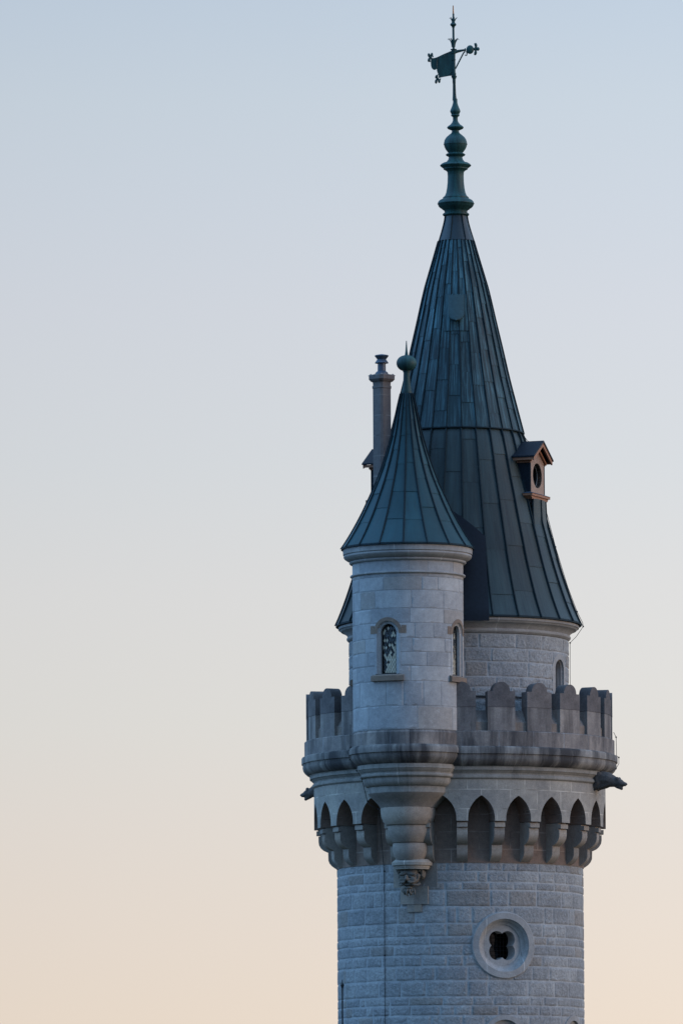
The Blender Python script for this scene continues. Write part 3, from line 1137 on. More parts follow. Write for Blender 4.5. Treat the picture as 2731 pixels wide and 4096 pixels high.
# ---- dormers
def dormer(th):
    offd = -350*S*math.cos(math.radians(67.5))
    zf = lambda y: AZ(y, offd, 2150)
    root = None
    # roof
    rho0, rho1 = 205*S, 371*S
    zr, ze, W, t = zf(1763), zf(1832), 108*S, 0.035
    mb = MB()
    for sg in (-1, 1):
        pts = [(0, zr), (sg*W, ze), (sg*W, ze-t), (0, zr-t*1.3)]
        mb.prism(pts if sg < 0 else pts[::-1], -rho1, -rho0)
    root = mb.build('dormer', M['navy'], T, smooth=0, fix=True)
    root.rotation_euler = (0, 0, th)
    # barge boards + eaves fascia
    mb = MB()
    ti = 0.085
    for sg in (-1, 1):
        pts = [(0, zr-t*1.2), (sg*(W-0.03), ze-t), (sg*(W-0.03), ze-t-ti), (0, zr-t-ti*1.35)]
        mb.prism(pts if sg < 0 else pts[::-1], -rho1+0.02, -rho1+0.06)
        mb.box(sg*(W-0.035)-0.012, sg*(W-0.035)+0.012, -rho1+0.06, -rho0, ze-t-0.065, ze-t-0.003)
        # moulding on the wall under the roof
        wi = 84*S
        za = zf(1846)
        zp = za+wi*(zr-ze)/W
        pts = [(0, zp), (sg*wi, za), (sg*wi, za-0.05), (0, zp-0.06)]
        mb.prism(pts if sg < 0 else pts[::-1], -350*S, -338*S)
        mb.box(sg*80*S-0.03, sg*80*S+0.03, -345*S, -rho0, za-0.07, za-0.01)
    mb.build('gable_trim', M['red'], root, smooth=0, fix=True)
    # front plate with round opening
    ztop0, zbase = zf(1850), zf(1978)
    Wb = 76*S
    zpk = ztop0+Wb*(zr-ze)/W
    cz, cr_ = zf(1903), 50*S
    mb = MB()
    n = 48
    inner, outer = [], []
    angs = sorted([2*math.pi*i/n for i in range(n)]+[math.atan2(x, z) % (2*math.pi) for x, z in
                  ((Wb, ztop0-cz), (-Wb, ztop0-cz), (Wb, zbase-cz), (-Wb, zbase-cz))])
    for a in angs:
        dx, dz = math.sin(a), math.cos(a)
        best = 1e9
        if abs(dx) > 1e-6:
            best = min(best, Wb/abs(dx))
        if dz < -1e-6:
            best = min(best, (zbase-cz)/dz)
        k_ = (zr-ze)/W       # gable line z = zpk - k|x|
        den = dz+k_*abs(dx)
        if den > 1e-6:
            best = min(best, (zpk-cz)/den)
        outer.append((dx*best, cz+dz*best))
        inner.append((dx*cr_, cz+dz*cr_))
    ff = lambda s, z, n=0.0: (s, -342*S-n, z)
    ringsolid(mb, ff, inner, outer, -0.10, 0.0, closed=True)
    mb.build('gable_wall', M['bronze'], root, smooth=30, fix=True)
    mb = MB()
    rows = [[(cr_*1.0*math.sin(2*math.pi*i/n), -342*S+d, cz+cr_*math.cos(2*math.pi*i/n)) for i in range(n)] for d in (0.02, 0.22)]
    mb.grid(rows, None, 0, closed=True)
    mb.face([(cr_*math.sin(2*math.pi*i/n), -342*S+0.2, cz+cr_*math.cos(2*math.pi*i/n)) for i in range(n)], mi=1)
    mb.tube([(cr_*0.96*math.sin(2*math.pi*i/24), -342*S+0.12, cz+cr_*0.96*math.cos(2*math.pi*i/24)) for i in range(25)], 0.012, 6, mi=2)
    mb.tube([(0, -342*S+0.14, cz-cr_), (0, -342*S+0.14, cz+cr_)], 0.01, 6, mi=2)
    mb.build('oval_window', [M['black'], M['glass_dark'], M['lead']], root, smooth=40)
    # side walls
    for sg in (-1, 1):
        mb = MB()
        x = sg*Wb
        mb.box(x-0.02, x+0.02, -342*S-0.008, -rho0, zbase-0.25, ztop0+0.02)
        mb.build('side_wall', M['navy'], root, smooth=0)
    # sill
    mb = MB()
    rr_ = [(358, 1980), (358, 1993), (346, 2004)]
    yb = -300*S
    za, zc_, zd = zf(1976), zf(1990), zf(2002)
    Ws = 100*S
    mb.box(-Ws, Ws, -358*S, yb, zc_, za-0.03)
    mb.prism([(-Ws+0.03, zc_), (-Ws+0.10, zd), (Ws-0.10, zd), (Ws-0.03, zc_)], -352*S, yb)
    sl = mb.build('sill', M['red'], root, smooth=0, fix=True)
    mb = MB()
    z1 = za-0.03
    mb.face([(-Ws-.01, -360*S, z1+.004), (Ws+.01, -360*S, z1+.004), (Ws-0.13, -341*S, za+.02), (-Ws+0.13, -341*S, za+.02)])
    mb.face([(Ws+.01, -360*S, z1+.004), (Ws+.01, yb, z1+.004), (Ws-0.13, yb, za+.02), (Ws-0.13, -341*S, za+.02)])
    mb.face([(-Ws-.01, yb, z1+.004), (-Ws-.01, -360*S, z1+.004), (-Ws+0.13, -341*S, za+.02), (-Ws+0.13, yb, za+.02)])
    mb.build('sill_cover', M['zinc'], root, smooth=0)
    # swept sheet below the sill
    mb = MB()
    rows, uvr = [], []
    for i in range(9):
        t_ = i/8
        y = 2000+115*t_
        z = zf(y)
        rr0 = interp(lowp, z)
        r = rr0+(0.10)*(1-t_)**1.5*1.0+0.03*(1-t_)
        h = (70+8*t_)*S
        rows.append([(h*(j/5-1), -math.sqrt(max(0.01, r*r-(h*(j/5-1))**2)), z) for j in range(11)])
        uvr.append([(h*(j/5-1), z) for j in range(11)])
    mb.grid(rows, uvr, 0, flip=True)
    for q in (0, 5, 10):
        mb.tube([Vector(rows[i][q]) for i in range(9)], 0.022, 6, mi=1)
    mb.build('apron', [M['roof_low'], M['seam']], root, smooth=40)
    return root


d0 = dormer(math.radians(67.5))
for a in (157.5, 247.5):
    copy_part(d0, T, math.radians(a))

# ---- chimney
CX, CY = -(1833-1525.5)*S*0.985, -170*S
cz = lambda y: AZ(y, CY, 1525)
ch_rot = math.radians(-2)


def poly_lathe(mb, pr, cx, cy, rot, ch=0.16, mi=0):
    """square with chamfered corners swept along a profile of half-diagonals"""
    rows, uvr = [], []
    L = 0
    for i, (r, z) in enumerate(pr):
        if i:
            L += math.hypot(r-pr[i-1][0], z-pr[i-1][1])
        pts = []
        for k in range(4):
            a = rot+k*math.pi/2-math.pi/4-math.pi/4
            for d in (-ch, ch):
                rr2 = r*(1-ch*0.0)/math.cos(0)
                aa = a+d
                pts.append((cx+rr2*math.sin(aa), cy-rr2*math.cos(aa), z))
        rows.append(pts)
        uvr.append([(0.5*j, z) for j in range(9)])
    mb.grid(rows, uvr, mi, closed=True, flip=pr[-1][1] < pr[0][1])


mb = MB()
P_ = lambda lst: [(r*S, cz(y)) for y, r in lst]
poly_lathe(mb, P_([(1545, 33), (1545, 38.5), (1553, 38.5), (1556, 36), (1700, 36), (2150, 36.5)]), CX, CY, ch_rot)
poly_lathe(mb, P_([(1524, 40), (1532, 36), (1545.5, 35.5)]), CX, CY, ch_rot)
chm = mb.build('chimney', M['chimney'], T, smooth=20, label='slim faceted stone chimney rising behind the front turret')
mb = MB()
poly_lathe(mb, P_([(1500, 10), (1500, 50), (1503, 52), (1518, 52), (1527, 43), (1526, 30)]), CX, CY, ch_rot)
for k in range(8):
    a = ch_rot+k*math.pi/4
    rr2 = 40*S if k % 2 else 52*S
    px, py = CX+rr2*0.84*math.sin(a), CY-rr2*0.84*math.cos(a)
    z1, z2 = cz(1504), cz(1495)
    w_ = 0.075
    base = [(px+w_*math.cos(b), py+w_*math.sin(b), z1) for b in (a, a+math.pi/2, a+math.pi, a+1.5*math.pi)]
    for i in range(4):
        mb.face([base[i], base[(i+1) % 4], (px, py, z2)])
mb.build('chimney_cap', M['chimney'], chm, smooth=0)
mb = MB()
mb.lathe(P_([(1452, 16), (1484, 16.5), (1490, 24), (1493, 25), (1510, 25)]), 24, CX, CY)
mb.lathe(P_([(1436, 16), (1438, 18), (1451, 27), (1453, 27), (1451, 16)]), 24, CX, CY)
mb.lathe(P_([(1416, 0.5), (1421, 26), (1424, 28.5), (1426, 27), (1437, 18), (1438, 10)]), 24, CX, CY)
mb.build('chimney_cowl', M['zinc'], chm, smooth=30)

# ------------------------------------------------------------------ turret (all parts of the tower)
R_T = 221*SC(2500, TY)
tz = lambda y: AZ(y, TY, 1625)
WT = [math.radians(a) for a in (-22.5, 64.5, -112.5)]
tzf = lambda y: AZ(y, TY-R_T*0.92, 1546)
zwc = tzf(2530)
zwb = tzf(2695)


def tur_hole(t, z):
    for th in WT:
        d = (t-th+math.pi) % (2*math.pi)-math.pi
        s = d*R_T
        if abs(s) < 51*S and zwb-0.02 < z <= zwc:
            return True
        if z > zwc and math.hypot(s, z-zwc) < 51*S:
            return True
    return False


# joints of the turret as seen at its front
tj = [2305+0, 2359, 2432, 2490, 2550.7, 2606.6, 2662.6, 2723, 2822, 2916]
tsf = lambda y: AZ(y, TY-R_T, 1625)
hs = [(tsf(a)-tsf(b)) for a, b in zip([2228]+tj[:-1], tj)]
blk, bed, ztb = masonry(R_T, tsf(2228), hs, (0.62, 1.02), 0.004, 0.012, 0.0022, 0.045, 47, TX, TY, tur_hole, nscale=3.5, bevel=0.008)
tw = blk.build('turret_wall', M['ashlar'], T, smooth=50, label='pale smooth ashlar wall of the small front turret')
bed.build('mortar_bed', M['joint'], tw, smooth=50)


def turret_window(th):
    f = cyl(R_T, th, TX, TY)
    mb = MB()
    # brown hood with ears
    inn = arch_path(46*S, zwc, zwc-3*S, 20)
    o = [(-60*S, zwc-3*S)]+[(60*S*math.cos(math.pi-math.pi*i/20), zwc+60*S*math.sin(math.pi-math.pi*i/20)) for i in range(21)]+[(60*S, zwc-3*S)]
    ringsolid(mb, f, inn, o, -0.04, 0.016)
    for sg in (-1, 1):
        a, b = sg*58*S, sg*76*S
        cols(mb, f, sorted([a, b]), [zwc-3*S]*2, [zwc+28*S]*2, -0.04, 0.013)
    w = mb.build('arched_window', M['brown'], T, smooth=30)
    mb = MB()
    ringsolid(mb, f, arch_path(46*S, zwc, zwb)[0:1]+[(-46*S, zwc-3*S)], [(-55*S, zwb), (-55*S, zwc-3*S)], -0.05, 0.012)
    ringsolid(mb, f, [(46*S, zwc-3*S), (46*S, zwb)], [(55*S, zwc-3*S), (55*S, zwb)], -0.05, 0.012)
    ringsolid(mb, f, arch_path(43*S, zwc, zwb, 20), arch_path(46.3*S, zwc, zwb, 20), -0.10, 0.004, n_in=-0.03)
    ringsolid(mb, f, arch_path(35*S, zwc, zwb, 20), arch_path(43.3*S, zwc, zwb, 20), -0.20, -0.032, n_in=-0.05)
    mb.build('jamb', M['ashlar'], w, smooth=30)
    mb = MB()
    ringsolid(mb, f, arch_path(31*S, zwc, zwb+4*S, 20), arch_path(36*S, zwc, zwb, 20), -0.20, -0.118)
    cols(mb, f, [-33*S, 0, 33*S], [zwb-0.02]*3, [zwb+5*S]*3, -0.20, -0.11)
    mb.build('frame', M['black'], w, smooth=30)
    # leaded diamond panes
    mb, ld = MB(), MB()
    rp = random.Random(5)
    pw, ph = 11.5*S, 19*S
    for i in range(-4, 5):
        for j in range(-1, 26):
            cx_ = i*pw+(0.5*pw if j % 2 else 0)
            cz_ = zwb+j*ph/2
            pts = [(cx_, cz_-ph/2), (cx_+pw/2, cz_), (cx_, cz_+ph/2), (cx_-pw/2, cz_)]
            ok = all(abs(p[0]) < 36.5*S and zwb-0.02 < p[1] and (p[1] < zwc or math.hypot(p[0], p[1]-zwc) < 37*S) for p in pts)
            if not ok:
                continue
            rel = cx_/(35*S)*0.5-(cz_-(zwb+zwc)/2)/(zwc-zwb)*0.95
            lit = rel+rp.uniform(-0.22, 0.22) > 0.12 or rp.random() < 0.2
            tl = rp.uniform(-0.004, 0.004)
            q = [f(pts[m][0], pts[m][1], -0.150+(tl if m in (0, 1) else -tl)) for m in range(4)]
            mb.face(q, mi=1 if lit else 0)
            for m in range(2):
                ld.tube([f(*pts[m], -0.140), f(*pts[m+1], -0.140)], 0.0035, 4)
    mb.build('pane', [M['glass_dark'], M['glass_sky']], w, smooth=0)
    ld.build('lead_cames', M['lead'], w, smooth=0)
    mb = MB()
    zt_ = zwb-0.0
    rows = []
    for s_ in [k*66*S/4 for k in range(-4, 5)]:
        rows.append([f(s_, zt_+0.02, -0.2), f(s_, zt_-0.02, 0.02), f(s_, zt_-0.045, 0.075), f(s_, zt_-0.05, 0.085), f(s_, zt_-0.17, 0.085), f(s_, zt_-0.18, -0.03)])
    mb.grid(rows, None, 0)
    mb.face(rows[0])
    mb.face(rows[-1][::-1])
    mb.build('sill', M['brown'], w, smooth=20, fix=True)


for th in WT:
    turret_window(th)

mb = MB()
mb.lathe(tprof([(2196, 200), (2197, 250), (2199, 257), (2201, 259), (2221, 258), (2222, 254), (2224, 253), (2225, 256), (2231, 256), (2237, 252), (2243, 243),
                (2247, 233), (2249, 229), (2250, 233), (2254, 234), (2258, 231), (2261, 221)]), 96, TX, TY)
mb.lathe(tprof([(2302, 219), (2303, 228), (2305, 230.5), (2309, 230.5), (2312, 226), (2315, 220)]), 96, TX, TY)
mb.build('turret_cornice', M['trim'], T, smooth=30)

trp = smoothprof(tprof([(1574, 22), (1620, 33), (1684, 47), (1728, 56), (1780, 70), (1840, 89), (1910, 114), (1970, 140), (2051, 178), (2121, 216),
                        (2170, 246), (2196, 264)]), 4)
mb, sb = sheet_roof(trp, 17, math.radians(-4.3), 0.72, 41, rib=0.027, ribh=0.042, cx=TX, cy=TY)
tr = mb.build('turret_roof', M['roof_tur'], T, smooth=30, label='smaller bell-shaped blue-green copper roof of the turret')
sb.build('standing_seams', M['seam'], tr, smooth=30)
mb = MB()
mb.lathe(tprof([(2190, 259), (2193, 265), (2200, 266), (2200, 250)]), 96, TX, TY)
mb.build('eaves_edge', M['seam'], tr)
mb = MB()
mb.lathe(tprof([(1483, 8), (1484, 15), (1488, 15), (1490, 12.5), (1520, 13.5), (1544, 15.5), (1544.5, 16.5), (1560, 18.5), (1575, 22.5), (1577, 22)]), 32, TX, TY)
bp = [(1421, 9)]
for i in range(1, 14):
    a = math.pi*i/14
    bp.append((1453-32*math.cos(a), 40.5*math.sin(a)**0.85))
bp.append((1485, 10))
mb.lathe(tprof(bp), 32, TX, TY)
mb.lathe(tprof([(1363, 0.8), (1366, 1.8), (1385, 3), (1405, 4.5), (1422, 7), (1425, 7)]), 12, TX, TY)
mb.build('turret_finial', M['finial'], tr, smooth=40)

# turret base mouldings and bracket
mb = MB()
mb.lathe(tprof([(2927, 214), (2931, 219), (2938, 222.5), (2942, 226), (2960, 226), (2990, 226), (2992, 220)]), 96, TX, TY)
mb.build('turret_base_band', M['parapet'], T, smooth=30)
mb = MB()
mb.lathe(tprof([(2988, 215), (2990, 227), (2995, 234), (3003, 238.5), (3021, 238.5), (3022, 233), (3027, 232), (3036, 231), (3046, 226), (3056, 217),
                (3063, 207), (3066, 200)]), 96, TX, TY)
mb.build('turret_cornice_roll', M['cornice'], T, smooth=30)
mb = MB()
mb.lathe(tprof([(3065, 200), (3066, 206), (3083, 206), (3084, 203), (3090, 200), (3097, 192), (3100, 191), (3103, 195), (3108, 197), (3113, 196), (3117, 190),
                (3119, 185), (3128, 185), (3138, 182), (3147, 175), (3152, 166), (3153, 160)]), 96, TX, TY)
mb.lathe(tprof([(3152, 150), (3153, 164.5), (3177, 164), (3178, 160)]), 96, TX, TY)
mb.build('turret_lower_moulding', M['lowmould'], T, smooth=30)


def bracket_stage(mb, rho, pts):
    cx_, cy_ = rho*S*math.sin(PHI), -rho*S*math.cos(PHI)
    mb.lathe([(r*SC(y, cy_), AZ(y, cy_, 1630)) for y, r in pts], 64, cx_, cy_)


mb = MB()
bracket_stage(mb, 545, [(3177, 162), (3183, 158), (3195, 145), (3210, 130), (3224, 118), (3233, 113)])
bracket_stage(mb, 552, [(3232, 90), (3233, 109), (3236, 110), (3255, 109), (3272, 106), (3288, 98), (3300, 88), (3304, 75)])
bracket_stage(mb, 545, [(3302, 50), (3304, 84), (3307, 85), (3325, 84), (3343, 79), (3357, 72), (3370, 62), (3374, 50)])
bracket_stage(mb, 535, [(3372, 40), (3374, 66), (3377, 68), (3395, 70), (3412, 68.5), (3428, 62), (3440, 54), (3443, 40)])
bracket = mb.build('turret_bracket', M['corbel'], T, smooth=30, label='stacked bulging stone bracket carrying the turret')
mb = MB()
bracket_stage(mb, 513, [(3437, 50), (3438, 66), (3440, 69), (3450, 80), (3452, 81.5), (3463, 80), (3464, 72), (3473, 70), (3474, 68), (3478, 68), (3480, 60)])
mb.build('bracket_cap', M['arcade'], bracket, smooth=30)

# ---- carved bearded mask under the bracket
PM = PHI+math.radians(-0.2)
fs = cyl(R_SH, PM)
offm = -R_SH*math.cos(PM)
mz = lambda y: AZ(y, offm, 1640)
mb = MB()
c0 = 3*S
cols(mb, fs, [c0-92*S, c0, c0+92*S], [mz(3549)]*3, [mz(3447)]*3, -0.05, 0.022)
cols(mb, fs, [c0-57*S, c0, c0+57*S], [mz(3617)]*3, [mz(3546)]*3, -0.05, 0.06)
cols(mb, fs, [c0-30*S, c0, c0+30*S], [mz(3648)]*3, [mz(3614)]*3, -0.05, 0.045)
slab = mb.build('mask_backing_slab', M['corbel'], T, smooth=20)
mb = MB()
q = S


def E(x, y, dep, rx, ry, rd, rot=0.0):
    """ellipsoid placed by sideways px, photo y, depth out from the wall px"""
    c = Vector((x*q, -(R_SH+dep*q), mz(y)))
    mb.ellipsoid(c, (rx*q, rd*q, ry*q), rot=Matrix.Rotation(rot, 3, 'Y'))


def Cu(pts, r):
    mb.tube([Vector((x*q, -(R_SH+d*q), mz(y))) for x, y, d in pts], [v*q for v in r] if isinstance(r, list) else r*q, 8)


# tapered block behind
mb.lathe([(58*q, mz(3474)), (58*q, mz(3490)), (50*q, mz(3520)), (36*q, mz(3548)), (20*q, mz(3566)), (2*q, mz(3572))], 24, 0, -(R_SH+2*q))
E(0, 3512, 44, 40, 40, 26)                 # skull
E(0, 3492, 56, 36, 12, 18)                 # forehead
for sg in (-1, 1):
    E(sg*19, 3499, 70, 18, 7, 9, sg*0.18)  # brow
    E(sg*22, 3521, 66, 13, 10, 10)         # cheek
    E(sg*16, 3511, 68, 7, 4, 6)            # eyelid / eye
    E(sg*37, 3508, 48, 8, 11, 9)           # ear
    E(sg*8, 3521, 76, 6, 5, 6)             # nostril
    Cu([(sg*4, 3527, 78), (sg*14, 3533, 76), (sg*26, 3532, 70), (sg*36, 3525, 60), (sg*40, 3517, 54)], [4, 5.5, 5, 4, 2.5])
    Cu([(sg*10, 3536, 70), (sg*24, 3542, 64), (sg*36, 3543, 54), (sg*44, 3538, 46), (sg*42, 3532, 46), (sg*37, 3534, 48)], [4, 5, 5, 4, 3, 2.5])
    Cu([(sg*30, 3510, 60), (sg*30, 3520, 64), (sg*22, 3527, 70)], [3, 3, 2.5])
    for k in range(4):                     # hair curls
        x0 = sg*(6+k*12)
        Cu([(x0, 3488, 62-k*4), (x0+sg*5, 3479, 64-k*4), (x0+sg*12, 3482, 60-k*5), (x0+sg*11, 3489, 60-k*5), (x0+sg*6, 3489, 62-k*5)], [3, 4, 4, 3, 2])
    Cu([(sg*40, 3486, 46), (sg*50, 3494, 36), (sg*47, 3504, 38), (sg*54, 3512, 28)], [4, 5, 4, 2])
E(0, 3514, 80, 7, 12, 9)                   # nose
E(0, 3520, 84, 8, 6, 7)
E(0, 3541, 66, 14, 4, 6)                   # upper lip inside
E(0, 3554, 66, 16, 5, 8)                   # lower lip
E(0, 3564, 54, 23, 13, 12)                 # chin
for k in range(-3, 4):
    Cu([(k*7.5, 3556, 66-abs(k)*3), (k*8.6, 3567, 73-abs(k)*5), (k*7.2+(3 if k % 2 else -3), 3578, 69-abs(k)*5), (k*5.5, 3589-abs(k)*3, 58-abs(k)*4)], [3, 3.4, 3.4, 1.5])
E(44, 3500, 22, 12, 18, 18)
mask = remeshed(mb, 'carved_mask', M['carved'], slab, 0.011, 1, label='carved scowling bearded stone face with open mouth')
mask.rotation_euler = (0, 0, PM-math.radians(0.0))


# ---- gargoyles
def gargoyle():
    mb = MB()
    TH = math.radians(67.5)
    og = -620*S*math.cos(TH)
    gz = lambda y: AZ(y, og, 2430)
    def G(rho, y, s, r, rot=0.0):
        rho = min(rho, 640)+max(0, rho-640)*0.86
        mb.ellipsoid(Vector((s*S, -rho*S, gz(y))), (r[1]*S, r[0]*S, r[2]*S), rot=Matrix.Rotation(rot, 3, 'X'))
    def C(pts, r):
        mb.tube([Vector((s*S, -(min(rho, 640)+max(0, rho-640)*0.86)*S, gz(y))) for rho, y, s in pts], [v*S for v in r], 10)
    # body from the wall outwards, back slopes down to the head
    C([(570, 3124, 0), (605, 3117, 0), (635, 3120, 0), (658, 3129, 0), (676, 3134, 0)], [34, 35, 30, 22, 16])
    G(600, 3124, 0, (34, 28, 30))
    for sg in (-1, 1):
        G(592, 3104, sg*22, (22, 12, 20))                                  # shoulder / haunch
        C([(590, 3112, sg*26), (598, 3134, sg*28), (582, 3150, sg*26)], [12, 9, 7])
        C([(640, 3136, sg*14), (615, 3146, sg*20), (588, 3152, sg*22), (578, 3158, sg*22)], [9, 8, 7, 8])
        G(680, 3116, sg*13, (8, 5, 8))                                     # ears
        G(698, 3131, sg*8, (5, 4, 4))                                      # brow
        C([(688, 3136, sg*9), (704, 3140, sg*8)], [4, 4])
    G(684, 3133, 0, (21, 16, 16))                                          # head
    C([(690, 3134, 0), (706, 3138, 0), (719, 3141, 0)], [13, 10, 8])      # muzzle
    G(722, 3140, 0, (4, 5, 4))
    C([(676, 3144, 0), (690, 3152, 0), (702, 3160, 0)], [12, 8.5, 5])     # jaw
    C([(680, 3120, 0), (660, 3108, 0), (630, 3096, 0), (600, 3090, 0)], [4, 6, 6, 6])
    mb.box(-26*S, 26*S, -588*S, -560*S, gz(3160), gz(3090))
    g_ = remeshed(mb, 'gargoyle', M['gargoyle'], T, 0.022, 2, label='dark stone beast gargoyle with open jaws leaning out')
    g_.rotation_euler = (0, 0, TH)
    return g_


g0 = gargoyle()
for a in (157.5, 243.5):
    copy_part(g0, T, math.radians(a))

# ------------------------------------------------------------------ weather vane (turns on top of the finial: a thing of its own)
VB = WP(1817, 397, D)
vane = thing('weather_vane', 'green copper banner weather vane with lily-shaped tips on the highest spire', 'weather vane', (VB.x, D, VB.z))


def V(x, y, d=0.0):
    """zoomed crop coordinates -> local to the vane"""
    p = WP(1680+x*0.1722, y*0.1722, D)
    return Vector((p.x-VB.x, d, p.z-VB.z))


vs_ = 0.1722*SC(200)
mb = MB()


def vl(mb, pts, n=20):
    for (x0, y0, r0), (x1, y1, r1) in zip(pts[:-1], pts[1:]):
        a, b = V(x0, y0), V(x1, y1)
        rows = [[(p.x+r*vs_*math.sin(2*math.pi*j/n), -r*vs_*math.cos(2*math.pi*j/n), p.z) for j in range(n)] for p, r in ((a, r0), (b, r1))]
        mb.grid(rows, None, 0, closed=True, flip=True)


vl(mb, [(768, 320, 20), (768, 325, 26), (768, 332, 20), (768, 410, 22), (766, 500, 30), (766, 512, 40), (766, 525, 34), (765, 545, 60), (765, 572, 73),
        (765, 596, 62), (765, 615, 34), (766, 622, 40), (766, 634, 36), (767, 640, 25), (770, 870, 26), (770, 1095, 38), (772, 1100, 28), (773, 1140, 28),
        (774, 1142, 72), (774, 1152, 76), (774, 1162, 60), (774, 1175, 56), (776, 1240, 50), (777, 1250, 38), (778, 1380, 36), (778, 1386, 50), (778, 1394, 50),
        (778, 1400, 36), (781, 1690, 38), (782, 1695, 48), (782, 1745, 48), (784, 1755, 40), (784, 1765, 65), (784, 1780, 65), (784, 1790, 52), (784, 1800, 58), (784, 1812, 56),
        (784, 1830, 38), (786, 1940, 36), (787, 1945, 33), (792, 2200, 40), (796, 2330, 50)])
mb.build('vane_pole', M['finial'], vane, smooth=35, fix=True)
mb = MB()
vl(mb, [(762, 126, 4), (762, 135, 12), (763, 150, 12), (764, 250, 15), (766, 322, 17)], 10)
mb.build('spike', M['warm_lit'], vane, smooth=40)


def leaf_crown(name, y0, y1, r0, r1, n, curl):
    mb = MB()
    for k in range(n):
        a = 2*math.pi*(k+0.25)/n
        rows = []
        for i in range(8):
            t = i/7
            r = r0+(r1-r0)*t**curl
            y = y0+(y1-y0)*(t if t < 0.9 else 0.9-(t-0.9)*1.5)
            w = (0.16+0.9*math.sin(math.pi*min(1, t*0.9+0.08)))*r0*0.55
            if t > 0.85:
                w *= 0.4
            c = V(768, y)
            rr_ = r*vs_
            ww = w*vs_
            for_ = Vector((math.sin(a), -math.cos(a), 0))
            tn = Vector((math.cos(a), math.sin(a), 0))
            p = c+for_*rr_
            rows.append([p-tn*ww, p+for_*0.012, p+tn*ww, p-for_*0.008])
        mb.grid(rows, None, 0, closed=True)
    mb.build(name, M['finial'], vane, smooth=40)


leaf_crown('upper_leaf_crown', 505, 395, 26, 92, 6, 1.4)
leaf_crown('leaf_crown', 1090, 865, 34, 132, 8, 2.2)
# banner plate
mb = MB()
outl = [(775, 1178), (700, 1190), (630, 1222), (560, 1250), (490, 1283), (430, 1312), (380, 1335), (330, 1348), (285, 1352), (262, 1345), (240, 1358), (246, 1400),
        (245, 1480), (250, 1530), (262, 1572), (285, 1602), (312, 1620), (335, 1624), (358, 1616), (372, 1602), (384, 1603), (388, 1650), (402, 1690), (420, 1730),
        (427, 1770), (420, 1790), (440, 1812), (470, 1800), (560, 1782), (650, 1765), (775, 1750)]
pts = [V(x, y) for x, y in outl]
bow = lambda x: 0.04*math.sin(x*6.0)
rows_f = [Vector((p.x, -0.016, p.z)) for p in pts]
mb.face([(p.x, -0.016, p.z) for p in pts])
mb.face([(p.x, 0.016, p.z) for p in pts][::-1])
for i in range(len(pts)):
    j = (i+1) % len(pts)
    a, b = pts[i], pts[j]
    mb.face([(b.x, -0.016, b.z), (a.x, -0.016, a.z), (a.x, 0.016, a.z), (b.x, 0.016, b.z)])
for path in ([(440, 1320), (395, 1370), (372, 1440), (380, 1520), (384, 1600)], [(590, 1245), (540, 1310), (520, 1360)], [(735, 1640), (690, 1700), (640, 1740)],
             [(560, 1262), (500, 1330)]):
    mb.tube([V(x, y, -0.016) for x, y in path], [0.004]+[0.016]*(len(path)-2)+[0.004] if len(path) > 2 else [0.012, 0.004], 6)
ban = mb.build('banner', M['finial'], vane, smooth=0)


def lily(lobes, cores, parent, name='lily_tip'):
    mb = MB()
    for (x, y, rx, ry, rot) in lobes+cores:
        mb.ellipsoid(V(x, y), (rx*1.12*vs_, 0.03, ry*1.12*vs_), rot=Matrix.Rotation(rot, 3, 'Y'), n=16, m=10)
    mb.build(name, M['finial'], parent, smooth=60)


lily([(205, 1285, 30, 46, -0.3), (268, 1268, 27, 40, 0.1), (290, 1305, 14, 26, -0.4), (204, 1392, 30, 46, 0.2), (228, 1420, 12, 26, -0.3)], [(236, 1330, 34, 36, 0)], ban)
lily([(378, 1782, 30, 42, 0.4), (402, 1750, 12, 28, 0.3), (368, 1892, 28, 48, 0.1), (438, 1880, 28, 46, -0.1), (466, 1842, 11, 28, 0.2)], [(402, 1835, 32, 34, 0)], ban)
mb = MB()
mb.tube([V(790, 1215), V(850, 1195), V(1030, 1160)], [44*vs_, 36*vs_, 22*vs_], 14)
mb.tube([V(1030, 1160), V(1060, 1158)], [34*vs_, 34*vs_], 14)
mb.tube([V(1040, 1165), V(1040, 1118)], 10*vs_, 8)
mb.ellipsoid(V(1155, 1152), (88*vs_, 50*vs_, 104*vs_), rot=Matrix.Rotation(0.05, 3, 'Y'), n=24, m=16)
mb.tube([V(812, 1600), V(835, 1560), V(1000, 1235), V(1035, 1195)], 17*vs_, 8)
mb.tube([V(1070, 1190), V(1085, 1240), V(1075, 1285), V(1050, 1292), V(1038, 1270)], [14*vs_, 14*vs_, 14*vs_, 12*vs_, 10*vs_], 8)
arm = mb.build('pointer_arm', M['finial'], vane, smooth=50)
lily([(1290, 1050, 30, 50, -0.15), (1266, 1022, 16, 18, 0), (1335, 1137, 38, 40, 0), (1282, 1228, 30, 52, 0.15), (1262, 1262, 16, 18, 0)], [(1250, 1140, 42, 30, 0), (1285, 1100, 22, 30, 0.3), (1285, 1180, 22, 30, -0.3)], arm)

# ------------------------------------------------------------------ lightning conductor cables and rod
def cable(name, label, pts, r=0.008):
    mb = MB()
    mb.tube(pts, r, 6)
    for p in pts[1:-1:2]:
        mb.ellipsoid(Vector(p), (0.022, 0.022, 0.022), n=8, m=5)
    o = mb.build(name, M['iron'], None, smooth=60)
    o['label'] = label
    o['category'] = 'cable'
    o['group'] = 'lightning conductor cables on the tower'
    return o


def at(r, deg, z):
    a = math.radians(deg)
    return (X0+r*math.sin(a), D-r*math.cos(a), z)


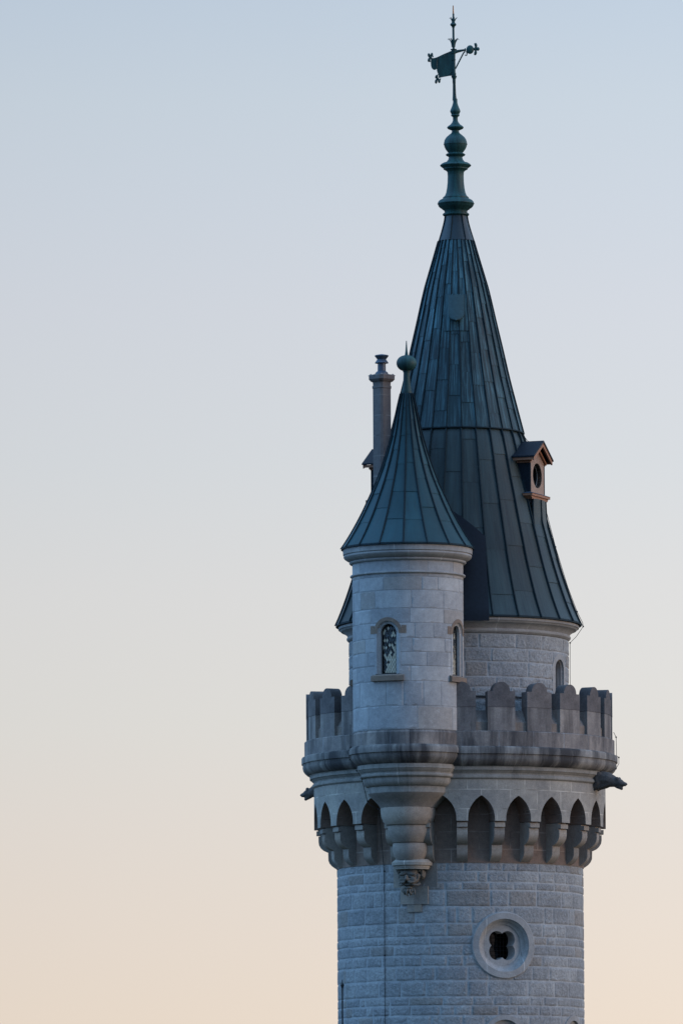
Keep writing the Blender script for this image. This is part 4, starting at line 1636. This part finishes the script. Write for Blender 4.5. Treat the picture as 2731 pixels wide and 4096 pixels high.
a1 = math.degrees(math.asin((1532-1840)/498))
pts = []
y = AZ(3477, -R_SH)
for k in range(12):
    zz = y-k*(y-0.1)/11
    pts.append(at(R_SH+0.03, a1, zz))
tpt = []
for (rr_, da_, yy) in ((232, -80, 2900), (232, -80, 2990), (243, -80, 3010), (236, -80, 3040), (210, -78, 3066), (212, -76, 3085), (198, -70, 3115)):
    a = math.radians(da_)
    tpt.append((X0+TX+rr_*S*math.sin(a), D+TY-rr_*S*math.cos(a), tz(yy)))
pre = tpt+[at(588*S, -39, AZ(3200, -3)), at(590*S, -38, AZ(3215, -3)), at(575*S, -34.5, AZ(3235, -3)), at(506*S, a1, AZ(3380, -3))]
cable('lightning_cable', 'thin black cable running down the tower wall beside the carved face', pre+pts)
pts = [at(262*S, 88, AZ(1741)), at(285*S, 88, AZ(1770)), at(345*S, 88, AZ(2010)), at(390*S, 88, AZ(2191)), at(438*S, 88, AZ(2352)), at(474*S, 88, AZ(2450)),
       at(496*S, 88, AZ(2495)), at(498*S, 88, AZ(2510)), at(470*S, 88, AZ(2550)), at(445*S, 88, AZ(2575)), at(444*S, 88, AZ(2700)), at(444*S, 88, AZ(2990))]
cable('lightning_cable', 'thin black cable down the right edge of the pointed roof and upper wall', pts, 0.007)
pts = [at(616*S, 86, AZ(2935)), at(626*S, 86, AZ(2955)), at(627*S, 86, AZ(3028)), at(636*S, 86, AZ(3036)), at(637*S, 84, AZ(3062)), at(630*S, 80, AZ(3085)), at(622*S, 76, AZ(3100))]
cable('lightning_cable', 'short thin black cable hooking round the battlement ledge above the gargoyle', pts, 0.007)

RB = WP(1369.5, 4090, D-1.2)
rod = thing('lightning_rod', 'slender black pole with a knob and pointed tip, at the tower wall lower left', 'lightning rod', (RB.x, D-1.2, 0))
rodx = math.degrees(0)
top = WP(1369, 3916, D-1.2).z
mb = MB()
mb.lathe([(0.018, top-0.22), (0.02, top-1.2), (0.028, 0.3), (0.12, 0.28), (0.14, 0.0)], 10)
mb.build('rod_pole', M['iron'], rod, smooth=40)
mb = MB()
mb.lathe([(0.002, top), (0.012, top-0.04), (0.018, top-0.10), (0.03, top-0.11), (0.046, top-0.14), (0.046, top-0.16), (0.03, top-0.19), (0.02, top-0.23)], 12)
mb.build('rod_tip', M['iron'], rod, smooth=40)
